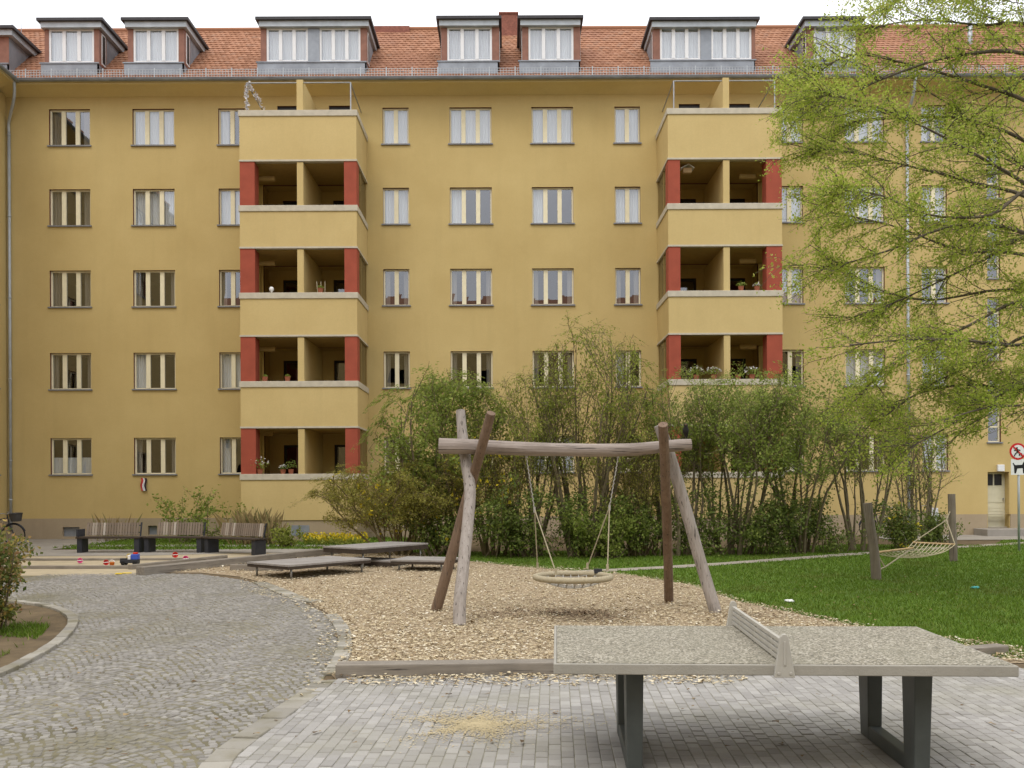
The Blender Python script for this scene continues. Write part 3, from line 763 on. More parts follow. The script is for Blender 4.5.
# dormers
def dormer(c0, c1, b0, b1, wl, ytop=15.2, side=True, frontless=False):
    cx0, cx1, bx0, bx1 = XC(c0), XC(c1), XD(b0), XD(b1)
    zt = 1.8 + (487 - ytop) * 32.75 / F; zc = zt - .30; zw1 = 1.8 + (487 - 26.6) * sD; zw0 = 1.8 + (487 - 60.8) * sD
    yb = YE + (zt - 16.15) / SL + .1
    m = MB(); hl = [(XD(a), XD(b), zw0, zw1) for a, b in wl]
    gridwall(m, bx0, bx1, zw0 - .06, zc, hl, YD, .10, 0, 0)
    for i in range(len(wl) - 1): m.bb(hl[i][1], hl[i + 1][0], YD - .01, YD + .01, zw0 - .05, zc - .01, 1)
    # cladding returns on the cheeks, then zinc
    for x, sgn in ((bx0, -1), (bx1, 1)):
        y1 = YE + (zc - 16.15) / SL
        zlo = zroof(YD) - .05
        o_ = .0
        m.add([(x, YD, zlo), (x, YD, zc), (x, y1, zc)], [(0, 1, 2)], 1)
        if side:
            m.bb(x - .012, x + .012, YD + .01, YD + .60, zw0 - .06, zc - .01, 0)
    dm = obj('dormer', m, ['cladding', 'zinc'], bld)
    ap = MB(); ap.bb(bx0 - .12, bx1 - .05, YD - .06, YD - .015, zroof(YD) - .22, zw0 - .06); ap.bb(bx0 - .16, bx1 + .02, YD - .09, YD - .01, zw0 - .06, zw0 - .02); obj('apron', ap, 'zinc', dm)
    cp = MB(); cp.bb(cx0 + .10, cx1 - .10, 32.85, yb, zc, zt - .10); obj('fascia', cp, 'zinc_pale', dm)
    cp = MB(); cp.bb(cx0, cx1, 32.75, yb + .1, zt - .10, zt); obj('dormer_roof', cp, 'dark_edge', dm)
    for (a, b, c, d_) in hl: window(a, b, c, d_, 3, -1, 'dorm', y=YD, frame='white_frame', parent=dm, sill=False, depth=.02, dorm=True)
    # shell behind
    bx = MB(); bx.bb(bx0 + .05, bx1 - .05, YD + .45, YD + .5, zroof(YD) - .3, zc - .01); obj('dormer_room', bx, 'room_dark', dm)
    if side:
        for x, sgn in ((bx0, -1), (bx1, 1)):
            sw = MB(); sw.bb(x + sgn * .013, x + sgn * .03, YD + .17, YD + .50, zw0 + .02, zw1 - .08); s_ = obj('side_window', sw, 'white_frame', dm)
            sw = MB(); sw.bb(x + sgn * .0305, x + sgn * .034, YD + .22, YD + .45, zw0 + .08, zw1 - .14); 
            obj('side_pane', sw, 'dark_door', dm)
dormer(36, 102.5, 45, 99, [(48.8, 94)])
dormer(120.5, 188, 128, 184, [(133.3, 178.5)])
dormer(255, 371, 261, 366.5, [(266.5, 308), (319.5, 360.5)])
dormer(436, 501.5, 441.5, 499, [(447.2, 492)])
dormer(517.5, 583.5, 522.5, 580, [(528.5, 573.5)])
dormer(649.5, 760, 653.5, 755, [(660, 700.3), (711.3, 751.5)], 17.5)
dormer(803, 866, 808, 861, [(813.8, 855.8)], 17.5)
dormer(-70, 13, -60, 9, [(-52, -8)], 22.5, side=False)

# downpipes
for k, px in enumerate((8.5, 907)):
    x = XW(px) if k else -17.72; m = MB(); gx = x + (.55 if k == 0 else 0)
    m.tube(spline([(gx, YE - .1, 16.05), (gx, YE - .05, 15.85), (gx - (.12 if k == 0 else 0), YE + .12, 15.45), (x, YW - .09, 14.9), (x, YW - .09, 14.5)], 5), .052, 10)
    m.tube([(x, YW - .09, 14.5), (x, YW - .09, .35)], .052, 10)
    for z in (14.4, 11.5, 8.6, 5.7, 2.8, 1.4): m.tube([(x, YW - .09, z), (x, YW - .09, z + .05)], .064, 10)
    obj('downpipe', m, 'zinc_pale', bld, smooth=True)

# ---------------------------------------------------------------- side wing on the left
wing = thing('apartment_building', 'ochre side wing meeting the long house at the left picture edge', 'building', (-17.78, 28, 0))
XL = -17.86
m = MB(); 
holesw = []
for yc in (32.2, 28.6, 25.0, 21.4):
    for z in ZR: holesw.append((yc - .6, yc + .6, z - WH, z))
g_ = MB(); gridwall(g_, 8.0, YW - .04, 0.75, 15.85, holesw, 0, .16)
m.v = [(XL - y, x, z) for x, y, z in g_.v]; m.f = g_.f; m.m = g_.m
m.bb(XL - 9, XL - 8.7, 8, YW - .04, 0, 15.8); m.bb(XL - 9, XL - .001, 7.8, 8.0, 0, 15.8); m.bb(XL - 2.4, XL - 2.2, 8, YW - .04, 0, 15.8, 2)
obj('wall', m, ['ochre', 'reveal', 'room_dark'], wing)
m = MB(); m.bb(XL - .2, XL + .03, 8, YW - .05, 0, .75); obj('plinth', m, 'plinth', wing)
for (a, b, c, d_) in holesw:
    m = MB(); fw = .055
    for (p, q, r_, s_) in ((a, a + fw, c, d_), (b - fw, b, c, d_), (a + fw, b - fw, c, c + fw), (a + fw, b - fw, d_ - fw, d_), ((a + b) / 2 - .07, (a + b) / 2 + .07, c + fw, d_ - fw)): m.bb(XL - .15, XL - .1, p, q, r_, s_)
    w_ = obj('window', m, 'cream_wood', wing)
    m = MB(); m.quad((XL - .13, a + fw, c + fw), (XL - .13, b - fw, c + fw), (XL - .13, b - fw, d_ - fw), (XL - .13, a + fw, d_ - fw)); obj('pane', m, 'glass', w_)
    m = MB(); m.bb(XL - .1, XL + .06, a - .04, b + .04, c - .035, c + .01); obj('sill', m, 'sill_zinc', w_)
m = MB(); xe = XL + .7
for (x0, z0), (x1, z1) in zip([(XL + .7 * i / 8, 15.80 + .17 * math.sin(i / 8 * math.pi / 2)) for i in range(8)], [(XL + .7 * i / 8, 15.80 + .17 * math.sin(i / 8 * math.pi / 2)) for i in range(1, 9)]):
    m.quad((x0, 8, z0), (x0, YE, z0), (x1, YE, z1), (x1, 8, z1))
m.quad((xe, 8, 15.97), (xe, YE, 15.97), (xe, YE, 16.12), (xe, 8, 16.12))
obj('eave_soffit', m, 'soffit', wing)
m = MB()
prof = [(xe + .105 + .085 * math.cos(a), 16.10 + .085 * math.sin(a)) for a in [math.pi * (1 + k / 8) for k in range(9)]]
for (x0, z0), (x1, z1) in zip(prof, prof[1:]): m.quad((x0, 8, z0), (x1, 8, z1), (x1, YE - .02, z1), (x0, YE - .02, z0))
obj('gutter', m, 'zinc', wing, smooth=True)
m = MB(); m.quad((xe, 8, 16.15), (xe, YE + .2, 16.15), (XL - 3.3, YE + 4, 19.75), (XL - 3.3, 8, 19.75)); m.quad((XL - 3.3, 8, 19.75), (XL - 3.3, YE + 4, 19.75), (XL - 9.2, YE + 4, 15.9), (XL - 9.2, 8, 15.9))
obj('roof', m, 'tile', wing)

# block across the yard, seen mirrored in the lower windows
opp = thing('apartment_building', 'apartment block across the courtyard, mirrored in the lower window panes', 'building', (0, -18, 0))
m = MB(); OY = -18; oh = [(x - .7, x + .7, z - 1.3, z) for x in range(-30, 31, 4) for z in ZR]
g_ = MB(); gridwall(g_, -34, 34, 0, 15.8, oh, 0, .2)
m.v = [(x, OY - y, z) for x, y, z in g_.v]; m.f = g_.f; m.m = g_.m
m.bb(-34, 34, OY - 11, OY - 10.8, 0, 15.8); m.bb(-34.2, -34, OY - 11, OY - .01, 0, 15.8); m.bb(34, 34.2, OY - 11, OY - .01, 0, 15.8); m.bb(-34, 34, OY - 2.5, OY - 2.3, 0, 15.7, 2)
obj('wall', m, ['ochre', 'reveal', 'room_dark'], opp)
m = MB(); m.quad((-34.5, OY + .6, 15.8), (34.5, OY + .6, 15.8), (34.5, OY - 5.5, 20.2), (-34.5, OY - 5.5, 20.2)); m.quad((-34.5, OY - 5.5, 20.2), (34.5, OY - 5.5, 20.2), (34.5, OY - 11.5, 15.8), (-34.5, OY - 11.5, 15.8)); obj('roof', m, 'tile', opp)

# ---------------------------------------------------------------- things on the balconies
def potted(px, py, Y, zb, label, flower, h=.35, pot='terracotta', seed=1, green='leaf_green', name='potted_plant'):
    p = at(px, py, Y); rg = random.Random(seed)
    t = thing(name, label, 'potted plant', (p.x, Y, zb), 'pots on the balconies')
    m = MB(); m.lathe((p.x, Y, zb), [(.07, 0), (.10, .15), (.105, .16), (.09, .16)], 10); obj('pot', m, pot, t)
    V = []
    for _ in range(90):
        d = Vector((rg.gauss(0, .5), rg.gauss(0, .5), rg.uniform(.2, 1))).normalized() * h * rg.uniform(.3, 1); c = Vector((p.x, Y, zb + .14)) + d
        V += leafquad(c, rg, .07, .04)
    fast('leaves', V, 4, green, t)
    if flower:
        V = []
        for _ in range(26):
            d = Vector((rg.gauss(0, .5), rg.gauss(0, .5), rg.uniform(.3, 1))).normalized() * h * rg.uniform(.8, 1.1)
            V += leafquad(Vector((p.x, Y, zb + .14)) + d, rg, .06, .06)
        fast('blossoms', V, 4, flower, t)
def leafquad(c, rg, l, w, up=0.0):
    d = Vector((rg.gauss(0, 1), rg.gauss(0, 1), rg.gauss(0, 1) + up)).normalized(); n = d.orthogonal().normalized()
    n = (n * math.cos(k := rg.uniform(0, 6.28)) + d.cross(n) * math.sin(k)) * w * .5
    d = d * l * .5
    return [c - d, c + n - d * .1, c + d, c - n - d * .1]
potted(260, 462, YT + .1, COP[4], 'leafy pot with white blooms at the left corner of the lowest left balcony', 'petal_white', .42, seed=1)
potted(283, 467, YT + .1, COP[4], 'small pot of white flowers in the middle of the lowest left balcony', 'petal_white', .16, seed=2, green='leaf_dark')
potted(291, 464, YT + .1, COP[4], 'dark bushy plant beside the partition on the lowest left balcony', None, .36, seed=3, green='leaf_dark')
potted(265, 376, YT + .1, COP[3], 'low terracotta pot left on the second lowest left balcony', None, .1, seed=4)
potted(287.5, 376, YT + .1, COP[3], 'low terracotta pot by the partition on the second lowest left balcony', None, .1, seed=5)
potted(320.5, 288, YT + .1, COP[2], 'green pot with bamboo sticks on the middle left balcony coping', None, .12, seed=6)
for k, (px, lab) in enumerate(((678, 'trailing plant at the left corner of the second lowest right balcony'), (696, 'white flowering pot left on the second lowest right balcony'), (714, 'white flowering pot beside the partition on the second lowest right balcony'), (738, 'tall green plant right of the partition on the second lowest right balcony'), (752, 'white flowering pot at the right end of the second lowest right balcony'))):
    potted(px, 372, YT + .1, COP[3], lab, None if k in (0, 3) else 'petal_white', .3 if k != 3 else .55, seed=20 + k)
potted(741, 286, YT + .1, COP[2], 'small green plant right of the partition on the middle right balcony', None, .2, seed=30)
potted(757, 286, YT + .1, COP[2], 'small pink potted flowers near the red panel on the middle right balcony', 'petal_white', .14, seed=31)
t = thing('bamboo_sticks', 'three thin bamboo sticks upright in a green pot', 'sticks', (at(321, 290, YT + .1).x, YT + .1, COP[2]))
for k in range(3):
    m = MB(); x = at(317 + 3.6 * k, 290, YT + .14).x; m.tube([(x + .02, YT + .16, COP[2]), (x - .02 + .02 * k, YT + .18, COP[2] + .40)], .014, 5); obj('stick', m, 'rope', t)
x = at(271.5, 287, YT + .1).x
m = MB(); m.lathe((x, YT + .1, COP[2]), [(.02, 0), (.03, .05), (.07, .1), (.08, .15), (.05, .21), (.01, .22)], 12); tag(obj('garden_ornament', m, 'white', smooth=True), 'white ball ornament on the coping of the middle left balcony', 'ornament')
bp = at(687, 171, YT + .5)
t = thing('birdhouse', 'wooden birdhouse with white roof hanging in the upper right balcony', 'birdhouse', (bp.x, bp.y, bp.z - .1))
m = MB(); m.box(bp, (.28, .2, .16)); obj('box', m, 'bar_wood', t)
m = MB(); m.bar((bp.x - .24, bp.y, bp.z + .05), (bp.x + .03, bp.y, bp.z + .19), .3, .025); m.bar((bp.x + .03, bp.y, bp.z + .19), (bp.x + .22, bp.y, bp.z + .06), .3, .025); obj('birdhouse_roof', m, 'white', t)
m = MB(); m.tube([(bp.x, bp.y, bp.z + .1), (bp.x, bp.y, SLB[0])], .008, 4); obj('hanger', m, 'steel', t)
# garland of white blossoms on the left canopy frame
rg = random.Random(5); V = []
gx = LT[0] + .22
for k in range(170):
    s_ = rg.random()
    if s_ < .5: c = Vector((gx + rg.gauss(0, .03), YT + .1 + rg.gauss(0, .03), COP[0] + .95 * rg.random()))
    else:
        q = rg.random(); c = Vector((gx + .05 + .45 * q + rg.gauss(0, .03), YT + .1 + .5 * q, COP[0] + .95 - .75 * q + rg.gauss(0, .04)))
    V += leafquad(c, rg, .09, .07)
tag(fast('garland', V, 4, 'petal_white'), 'white blossom garland wound round the canopy frame on the left roof terrace', 'garland')
# cloth out of the ground-floor window
cp0 = at(143.5, 478, YW - .09); m = MB(); nx, nz = 6, 10
vs = [(cp0.x - .10 + .2 * i / nx + .02 * math.sin(j * .8), YW - .075 - .015 * math.sin(i * 1.9 + j * .4) , cp0.z - .46 * j / nz) for j in range(nz + 1) for i in range(nx + 1)]
for j in range(nz):
    for i in range(nx):
        o_ = j * (nx + 1) + i; m.f.append((o_, o_ + 1, o_ + nx + 2, o_ + nx + 1)); m.m.append(0 if i < 2 else (1 if i < 4 else 2))
m.v = vs
o = obj('cloth', m, ['cloth_red', 'cloth_white', 'cloth_dark']); sm = o.modifiers.new('t', 'SOLIDIFY'); sm.thickness = .006
tag(o, 'narrow red, white and dark cloth hanging from a ground-floor window sill', 'cloth')

# ---------------------------------------------------------------- ping-pong table
tc = Vector((1.636, 6.20, 0)); trz = R(-3.0)
tt = thing('ping_pong_table', 'stone ping-pong table with speckled top and dark legs on the grey pavers', 'table', tc, world=False)
tt.rotation_euler = (0, 0, trz)
m = MB(); m.bb(-1.315, 1.315, -.74, .74, .700, .7605); top = obj('tabletop', m, 'aggregate', tt)
m = MB()
m.bb(-1.335, 1.335, -.765, -.7402, .695, .758); m.bb(-1.335, 1.335, .7402, .765, .695, .758); m.bb(-1.335, -1.3152, -.74, .74, .695, .758); m.bb(1.3152, 1.335, -.74, .74, .695, .758)
obj('rim', m, 'concrete', top, bevel=.006)
for sx in (-.838, .897):
    m = MB(); xo = sx
    for sy in (-1, 1):
        yt, ybm = (-.40, -.39) if sy < 0 else (.47, .45)
        w1, w2, d1, d2 = .054, .047, .115, .085
        vs = [(xo + dx * w2, ybm + dy * d2, 0.026) for dx, dy in ((-1, -1), (1, -1), (1, 1), (-1, 1))] + [(xo + dx * w1, yt + dy * d1, .70) for dx, dy in ((-1, -1), (1, -1), (1, 1), (-1, 1))]
        m.add(vs, [(3, 2, 1, 0), (4, 5, 6, 7), (0, 1, 5, 4), (1, 2, 6, 5), (2, 3, 7, 6), (3, 0, 4, 7)])
    m.bb(xo - .045, xo + .045, -.33, .38, .026, .12)
    m.bb(xo - .052, xo + .052, -.30, .37, .62, .699)
    obj('leg', m, 'table_leg', tt, bevel=.008)
nm = MB()
for k in range(4): nm.bb(-.012, .012, -.755, .755, .772 + k * .036, .772 + k * .036 + .024)
for yy in (-.5, 0, .5): nm.bb(-.008, .008, yy - .02, yy + .02, .762, .90)
net = obj('net', nm, 'net_metal', tt, bevel=.003)
for sy in (-1, 1):
    m = MB(); y0 = sy * .768; y1 = sy * .80
    prof = [(-.060, .69), (.060, .69), (.022, .925), (.010, .94), (-.010, .94), (-.022, .925)]
    vs = [(x, y0, z) for x, z in prof] + [(x, y1, z) for x, z in prof]; k = len(prof)
    m.add(vs, [tuple(range(k)), tuple(reversed(range(k, 2 * k)))] + [(i, i + k, (i + 1) % k + k, (i + 1) % k) for i in range(k)])
    m.bb(-.006, .006, y1 - sy * .002, y1 + sy * .006, .76, .90)
    hs = obj('net_holder', m, 'net_metal', net, bevel=.004)
    for sx in (-.035, .035):
        m.tube([(sx, y1, .715), (sx, y1 + sy * .006, .715)], .010, 8, mi=0)
    me = bpy.data.meshes.new('net_holder'); me.from_pydata(m.v, [], m.f); me.materials.append(MATS['net_metal']); hs.data = me

# ---------------------------------------------------------------- swing
sw = thing('nest_swing', 'robinia log swing with a round nest seat above the woodchips', 'swing', gnd(570, 610))
def log(name, pts, rad, mat, n=14, ns=6, parent=sw):
    P = spline(pts, ns); k = len(P); rr = []
    for i in range(k):
        t = i / (k - 1) * (len(rad) - 1); j = min(int(t), len(rad) - 2); rr.append(rad[j] + (rad[j + 1] - rad[j]) * (t - j))
    m = MB(); m.tube(P, rr, n, wob=.10); return obj(name, m, mat, parent, smooth=False)
Yb = 12.95
log('post', [gnd(459.5, 626), at(460, 600, 12.25), at(464, 560, 12.5), at(468, 520, 12.75), at(470, 490, 12.93), at(466.5, 465, 13.06), at(463, 440, 13.16), at(460.5, 410.5, 13.25)], [.085, .083, .082, .082, .080, .078, .075, .066], 'log_grey')
log('post', [gnd(436, 611), at(450, 561, 13.45), at(468, 495, 13.2), at(481, 450, 12.76), at(491, 413, 12.45)], [.076, .075, .073, .070, .062], 'log_brown')
log('post', [gnd(669, 603), at(667.5, 540, 13.75), at(665.5, 480, 13.05), at(663, 424.5, 12.48)], [.070, .070, .068, .066], 'log_brown')
log('post', [gnd(716, 613), at(703, 570, 13.35), at(688, 517, 13.3), at(673, 466, 13.22), at(659.5, 425, 13.18)], [.085, .086, .085, .082, .080], 'log_grey')
bmo = log('beam', [at(439, 446, Yb), at(480, 447, Yb), at(530, 449, Yb), at(580, 450, Yb), at(630, 449.5, Yb), at(665, 446.5, Yb), at(691, 444.5, Yb)], [.110, .102, .096, .092, .088, .084, .080], 'log_grey_x', 16)
seat_c = at(573, 577, 12.95)
m = MB(); RR = .52; tor = [(seat_c + Vector((RR * math.cos(a), RR * math.sin(a), 0))) for a in [2 * math.pi * k / 40 for k in range(41)]]
m.tube(tor, .042, 8, cap=False)
st_ = obj('seat', m, 'rope', sw, smooth=True)
m = MB()
for k in range(-4, 5):
    o_ = k * .11; l = math.sqrt(max(0, (RR - .02) ** 2 - o_ ** 2))
    for ax in (0, 1):
        P = []
        for i in range(9):
            s_ = -l + 2 * l * i / 8; x, y = (s_, o_) if ax == 0 else (o_, s_)
            P.append(seat_c + Vector((x, y, -.15 * (1 - (x * x + y * y) / RR ** 2))))
        m.tube(P, .009, 4, cap=False)
obj('seat_net', m, 'rope_steel', st_)
m = MB(); ang_ = R(20); c_ = seat_c + Vector((RR * math.cos(ang_ + .4), RR * math.sin(ang_ + .4), .05)); m.box(c_, (.11, .08, .06)); obj('clamp', m, 'dark_steel', st_)
for (tx, ty, jx, jy, ends) in ((526.5, 458, 534.5, 509, ((537.5, 567, .36), (556, 573, -.42))), (618, 458, 609.5, 507, ((587.5, 567, .42), (607.5, 568.5, -.30)))):
    T, J = at(tx, ty, Yb), at(jx, jy, Yb)
    m = MB(); m.tube([at(tx, ty - 4, Yb), T], .02, 6)
    NL = 22
    for i in range(NL):
        a_, b_ = T.lerp(J, i / NL), T.lerp(J, (i + .95) / NL); m.tube([a_, (a_ + b_) / 2 + Vector((.006 if i % 2 else -.006, 0, 0)), b_], .008, 5)
    m.tube([J + Vector((0, 0, .03)), J - Vector((0, 0, .05))], .016, 6)
    obj('chain', m, 'rope_steel', sw)
    for ex, ey, dy in ends:
        e_ = at(ex, ey, Yb + dy); m = MB(); m.tube([J, e_], .008, 6); m.tube([e_ + Vector((0, 0, .06)), e_ - Vector((0, 0, .03))], .018, 6); obj('rope', m, 'rope', sw)

# bird on the beam
b0 = at(685.8, 438.5, Yb); t = b0 + Vector((0, 0, .0))
m = MB(); base = b0.z - .005
m.tube([t + Vector((.03, .10, .02)), t + Vector((.02, .06, .045)), t + Vector((.01, .03, .075)), t + Vector((0, 0, .10)), t + Vector((-.002, -.015, .135)), t + Vector((-.002, -.02, .165)), t + Vector((-.004, -.028, .187)), t + Vector((-.008, -.035, .205))], [.012, .022, .036, .044, .038, .025, .027, .012], 10)
for s_ in (-.014, .014): m.tube([t + Vector((s_, 0, .075)), t + Vector((s_, .006, .035)), t + Vector((s_, -.005, -.01))], [.008, .005, .005], 5)
bird = tag(obj('bird', m, 'feather', smooth=True), 'small black bird perched on the right end of the swing beam', 'bird')
m = MB(); m.tube([t + Vector((-.006, -.045, .187)), t + Vector((-.012, -.075, .183))], [.008, .002], 6); obj('beak', m, 'beak', bird)

# ---------------------------------------------------------------- timber edgings
def timber(a, b, w, h, label, z0=.006):
    a, b = Vector((a[0], a[1], z0 + h / 2)), Vector((b[0], b[1], z0 + h / 2)); d = b - a
    m = MB(); m.box((0, 0, 0), (d.length, w, h))
    o = obj('timber_beam', m, 'timber', bevel=.012); o.location = (a + b) / 2; o.rotation_euler = (0, 0, math.atan2(d.y, d.x))
    return tag(o, label, 'timber')
timber((-1.63, 8.86), (.62, 8.94), .20, .135, 'long grey timber edging the woodchips in front of the swing')
a_ = gnd(1008, 656); timber((3.9, 9.45), (a_.x, a_.y + .1), .16, .10, 'short grey timber end lying in the grass behind the table')
a_, b_ = gnd(140, 575.5), gnd(338, 554); timber((a_.x, a_.y), (b_.x, b_.y), .24, .17, 'long slanting grey timber between sandbox and woodchips')
a_, b_ = gnd(130, 570), gnd(226, 559.5); timber((a_.x, a_.y), (b_.x, b_.y), .12, .11, 'thin weathered timber inside the sandbox, parallel to the long slanting one')
a_, b_ = gnd(14, 569), gnd(139, 569); timber((a_.x - 1.5, a_.y), (b_.x - .2, b_.y), .10, .075, 'front board of the sandbox nearest the cobbles')
a_, b_ = gnd(14, 561), gnd(190, 560.5); timber((a_.x - 1.5, a_.y), (b_.x, b_.y), .10, .06, 'back board of the sandbox in front of the benches')
a_, b_ = gnd(231, 570.5), gnd(282, 571.5); timber((a_.x, a_.y), (b_.x, b_.y), .12, .13, 'short dark timber in front of the low wooden platform')

# platforms
def platform(cs, h, label, legs=True, th=.10):
    n4 = [Vector((c[0], c[1], 0)) for c in cs]; cen = sum(n4, Vector()) / 4
    t = thing('wooden_platform', label, 'platform', cen, 'wooden play platforms')
    d1 = (n4[1] - n4[0]); L = d1.length; wv = (n4[3] - n4[0]); Wd = wv.length; rz = math.atan2(d1.y, d1.x); k = max(3, int(round(Wd / .145)))
    nrm_ = Vector((-d1.y, d1.x, 0)).normalized()
    if nrm_.dot(wv) < 0: nrm_ = -nrm_
    tp = MB(); 
    for i in range(k):
        c = cen + nrm_ * ((i + .5) / k - .5) * Wd; tp.box((c.x, c.y, h - .0175), (L, Wd / k - .008, .035), rz)
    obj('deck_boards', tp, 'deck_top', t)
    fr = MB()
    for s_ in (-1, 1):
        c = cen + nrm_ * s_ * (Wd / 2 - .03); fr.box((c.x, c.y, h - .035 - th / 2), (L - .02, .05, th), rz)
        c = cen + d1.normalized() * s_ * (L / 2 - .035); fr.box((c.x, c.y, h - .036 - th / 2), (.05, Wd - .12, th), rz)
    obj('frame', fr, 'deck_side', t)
    if legs:
        for su in (-1, 1):
            for sv in (-1, 1):
                c = cen + d1.normalized() * su * (L / 2 - .16) + nrm_ * sv * (Wd / 2 - .12)
                m = MB(); m.tube([(c.x, c.y, 0), (c.x, c.y, h - .05)], .022, 8); obj('leg', m, 'steel', t, smooth=True)
platform([(-4.32, 18.1), (-2.95, 19.75), (-3.95, 20.75), (-5.25, 19.1)], .30, 'nearest low wooden platform on steel legs at the cobbled road side', th=.06)
platform([(-3.3, 20.5), (-1.98, 22.3), (-2.85, 23.2), (-4.15, 21.4)], .47, 'highest wooden platform, standing behind the two low ones', th=.10)
platform([(-2.52, 20.1), (-1.28, 19.75), (-1.05, 20.75), (-2.3, 21.1)], .25, 'small low wooden platform beside the swing posts', th=.06)
platform([(-3.9, 21.6), (-2.6, 20.9), (-2.35, 21.6), (-3.6, 22.3)], .16, 'very low wooden platform half hidden under the highest one', legs=False, th=.11)

# benches
def bench(xa, xb, ya, yb, label, armleft, Y):
    A, B = gnd(xa, ya), gnd(xb, yb); d = (B - A); L = d.length; mid_ = (A + B) / 2
    t = thing('park_bench', label, 'bench', mid_, 'park benches by the sandbox', world=False)
    t.rotation_euler = (0, 0, math.atan2(d.y, d.x))
    m = MB()
    for k in range(4): m.bb(-L / 2, L / 2, .02 + k * .12, .02 + k * .12 + .11, .41, .455)
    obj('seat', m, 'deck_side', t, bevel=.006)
    m = MB(); n_ = int((L - .3) / .078); x0 = -L / 2 + (.09 if armleft else .19)
    for k in range(n_):
        x = x0 + k * (L - .3) / n_
        if x + .065 > L / 2 - .17: break
        m.box((x + .03, .53, .66), (.062, .022, .36), 0, 0, Matrix.Rotation(R(-10), 4, 'X'))
    obj('backrest', m, 'bench_slat', t)
    m = MB(); m.bar((x0, .545, .56), (L / 2 - .18, .545, .56), .03); m.bar((x0, .575, .76), (L / 2 - .18, .575, .76), .03)
    m.bar((L / 2 - .17, .50, .42), (L / 2 - .17, .60, .84), .035); obj('back_frame', m, 'dark_steel', t)
    for sx in (-L / 2 + .09, L / 2 - .10):
        m = MB(); m.bb(sx - .07, sx + .07, .06, .46, .012, .409); obj('leg', m, 'dark_steel', t, bevel=.01)
    if armleft:
        m = MB(); m.bb(-L / 2, -L / 2 + .05, .06, .5, .46, .67); obj('armrest', m, 'dark_steel', t, bevel=.01)
bench(75, 139, 553.5, 553.3, 'left bench by the sandbox, dark armrest at its left end', True, 26)
bench(142, 201, 553, 553.4, 'middle bench by the sandbox with weathered upright back slats', False, 26)
bench(202, 254, 553.4, 556, 'right bench by the sandbox, turned slightly inward', False, 26)

# toys
def bucket(px, py, mat, label, r=.06, h=.09, lie=False):
    p = gnd(px, py, .012); t = thing('toy_bucket', label, 'toy', p, 'sand toys', world=False)
    m = MB(); m.lathe((0, 0, 0), [(r * .75, 0), (r, h), (r * 1.1, h), (r * .9, h - .01), (r * .7, .01)], 12); obj('pail', m, mat, t, smooth=True)
    m = MB(); m.tube([(r * math.cos(a), 0, h + r * .8 * math.sin(a)) for a in [math.pi * k / 8 for k in range(9)]], .008, 5); obj('handle', m, 'toy_white', t)
    if lie: t.rotation_euler = (R(80), 0, R(40)); t.location.z += r
bucket(79, 563.5, 'toy_pink', 'pink toy bucket lying left in the sandbox', lie=True)
bucket(105, 565.5, 'toy_red', 'red toy bucket in the middle of the sandbox', lie=True)
bucket(112, 566, 'toy_orange', 'orange toy bucket beside the red one in the sandbox')
bucket(128, 559, 'toy_yellow', 'yellow toy bucket behind the toy truck', lie=True)
bucket(174, 558, 'toy_red', 'red toy bucket at the back board of the sandbox', .07, .09, True)
bucket(184.5, 562, 'toy_pink', 'pale pink toy bucket by the thin timber', .07, .08, True)
p = gnd(124, 574.5, .012); t = thing('toy_shovel', 'yellow toy shovel on the sand in front of the board', 'toy', p, 'sand toys', world=False)
m = MB(); m.box((-.1, 0, .02), (.14, .10, .02)); obj('scoop', m, 'toy_yellow', t, bevel=.006)
m = MB(); m.tube([(-.03, 0, .03), (.15, .02, .03)], .012, 6); obj('handle', m, 'toy_yellow', t)
p = gnd(132, 565, .012); t = thing('toy_truck', 'dark toy truck loaded with blue, red and white bits', 'toy', p, 'sand toys', world=False); t.scale = (.8, .8, .8)
m = MB(); m.bb(-.32, .2, -.10, .10, .06, .16); m.bb(-.32, -.12, -.09, .09, .16, .20); obj('body', m, 'dark_steel', t, bevel=.01)
m = MB(); m.bb(.0, .2, -.10, .10, .161, .32); obj('cab', m, 'toy_blue', t, bevel=.02)
m = MB(); m.bb(-.10, -.01, -.09, .09, .161, .30); obj('load', m, 'toy_white', t, bevel=.02)
m = MB(); m.bb(.05, .16, -.07, .07, .321, .37); obj('roof', m, 'toy_red', t, bevel=.01)
for x in (-.22, .12):
    for y in (-.11, .11):
        m = MB(); m.tube([(x, y - .02, .06), (x, y + .02, .06)], .06, 12); obj('wheel', m, 'black', t)

# ---------------------------------------------------------------- hammock with posts, sign
hk = thing('hammock', 'rope net hammock slung between two posts on the lawn', 'hammock', gnd(912, 575))
pl_b, pl_t = gnd(876.5, 580.5), None
log('post', [pl_b, at(874, 550, pl_b.y), at(870, 525, pl_b.y), at(867.5, 503, pl_b.y)], [.092, .090, .086, .082], 'log_dull', parent=hk)
pr_b = gnd(953.5, 562)
log('post', [pr_b, at(953, 540, pr_b.y), at(952, 515, pr_b.y), at(951.5, 494, pr_b.y)], [.088, .088, .084, .080], 'log_dull', parent=hk)
yn, yf = pl_b.y + .5, pr_b.y - .4
b1a, b1b = at(876, 552.5, yn - .25), at(913, 548.0, yn + .3); b2a, b2b = at(913, 542.5, yf + .2), at(955, 544.5, yf - .2)
for a_, b_ in ((b1a, b1b), (b2a, b2b)):
    m = MB(); m.tube([a_, b_], .022, 8); obj('spreader_bar', m, 'bar_wood', hk)
m = MB(); NU, NV = 10, 12
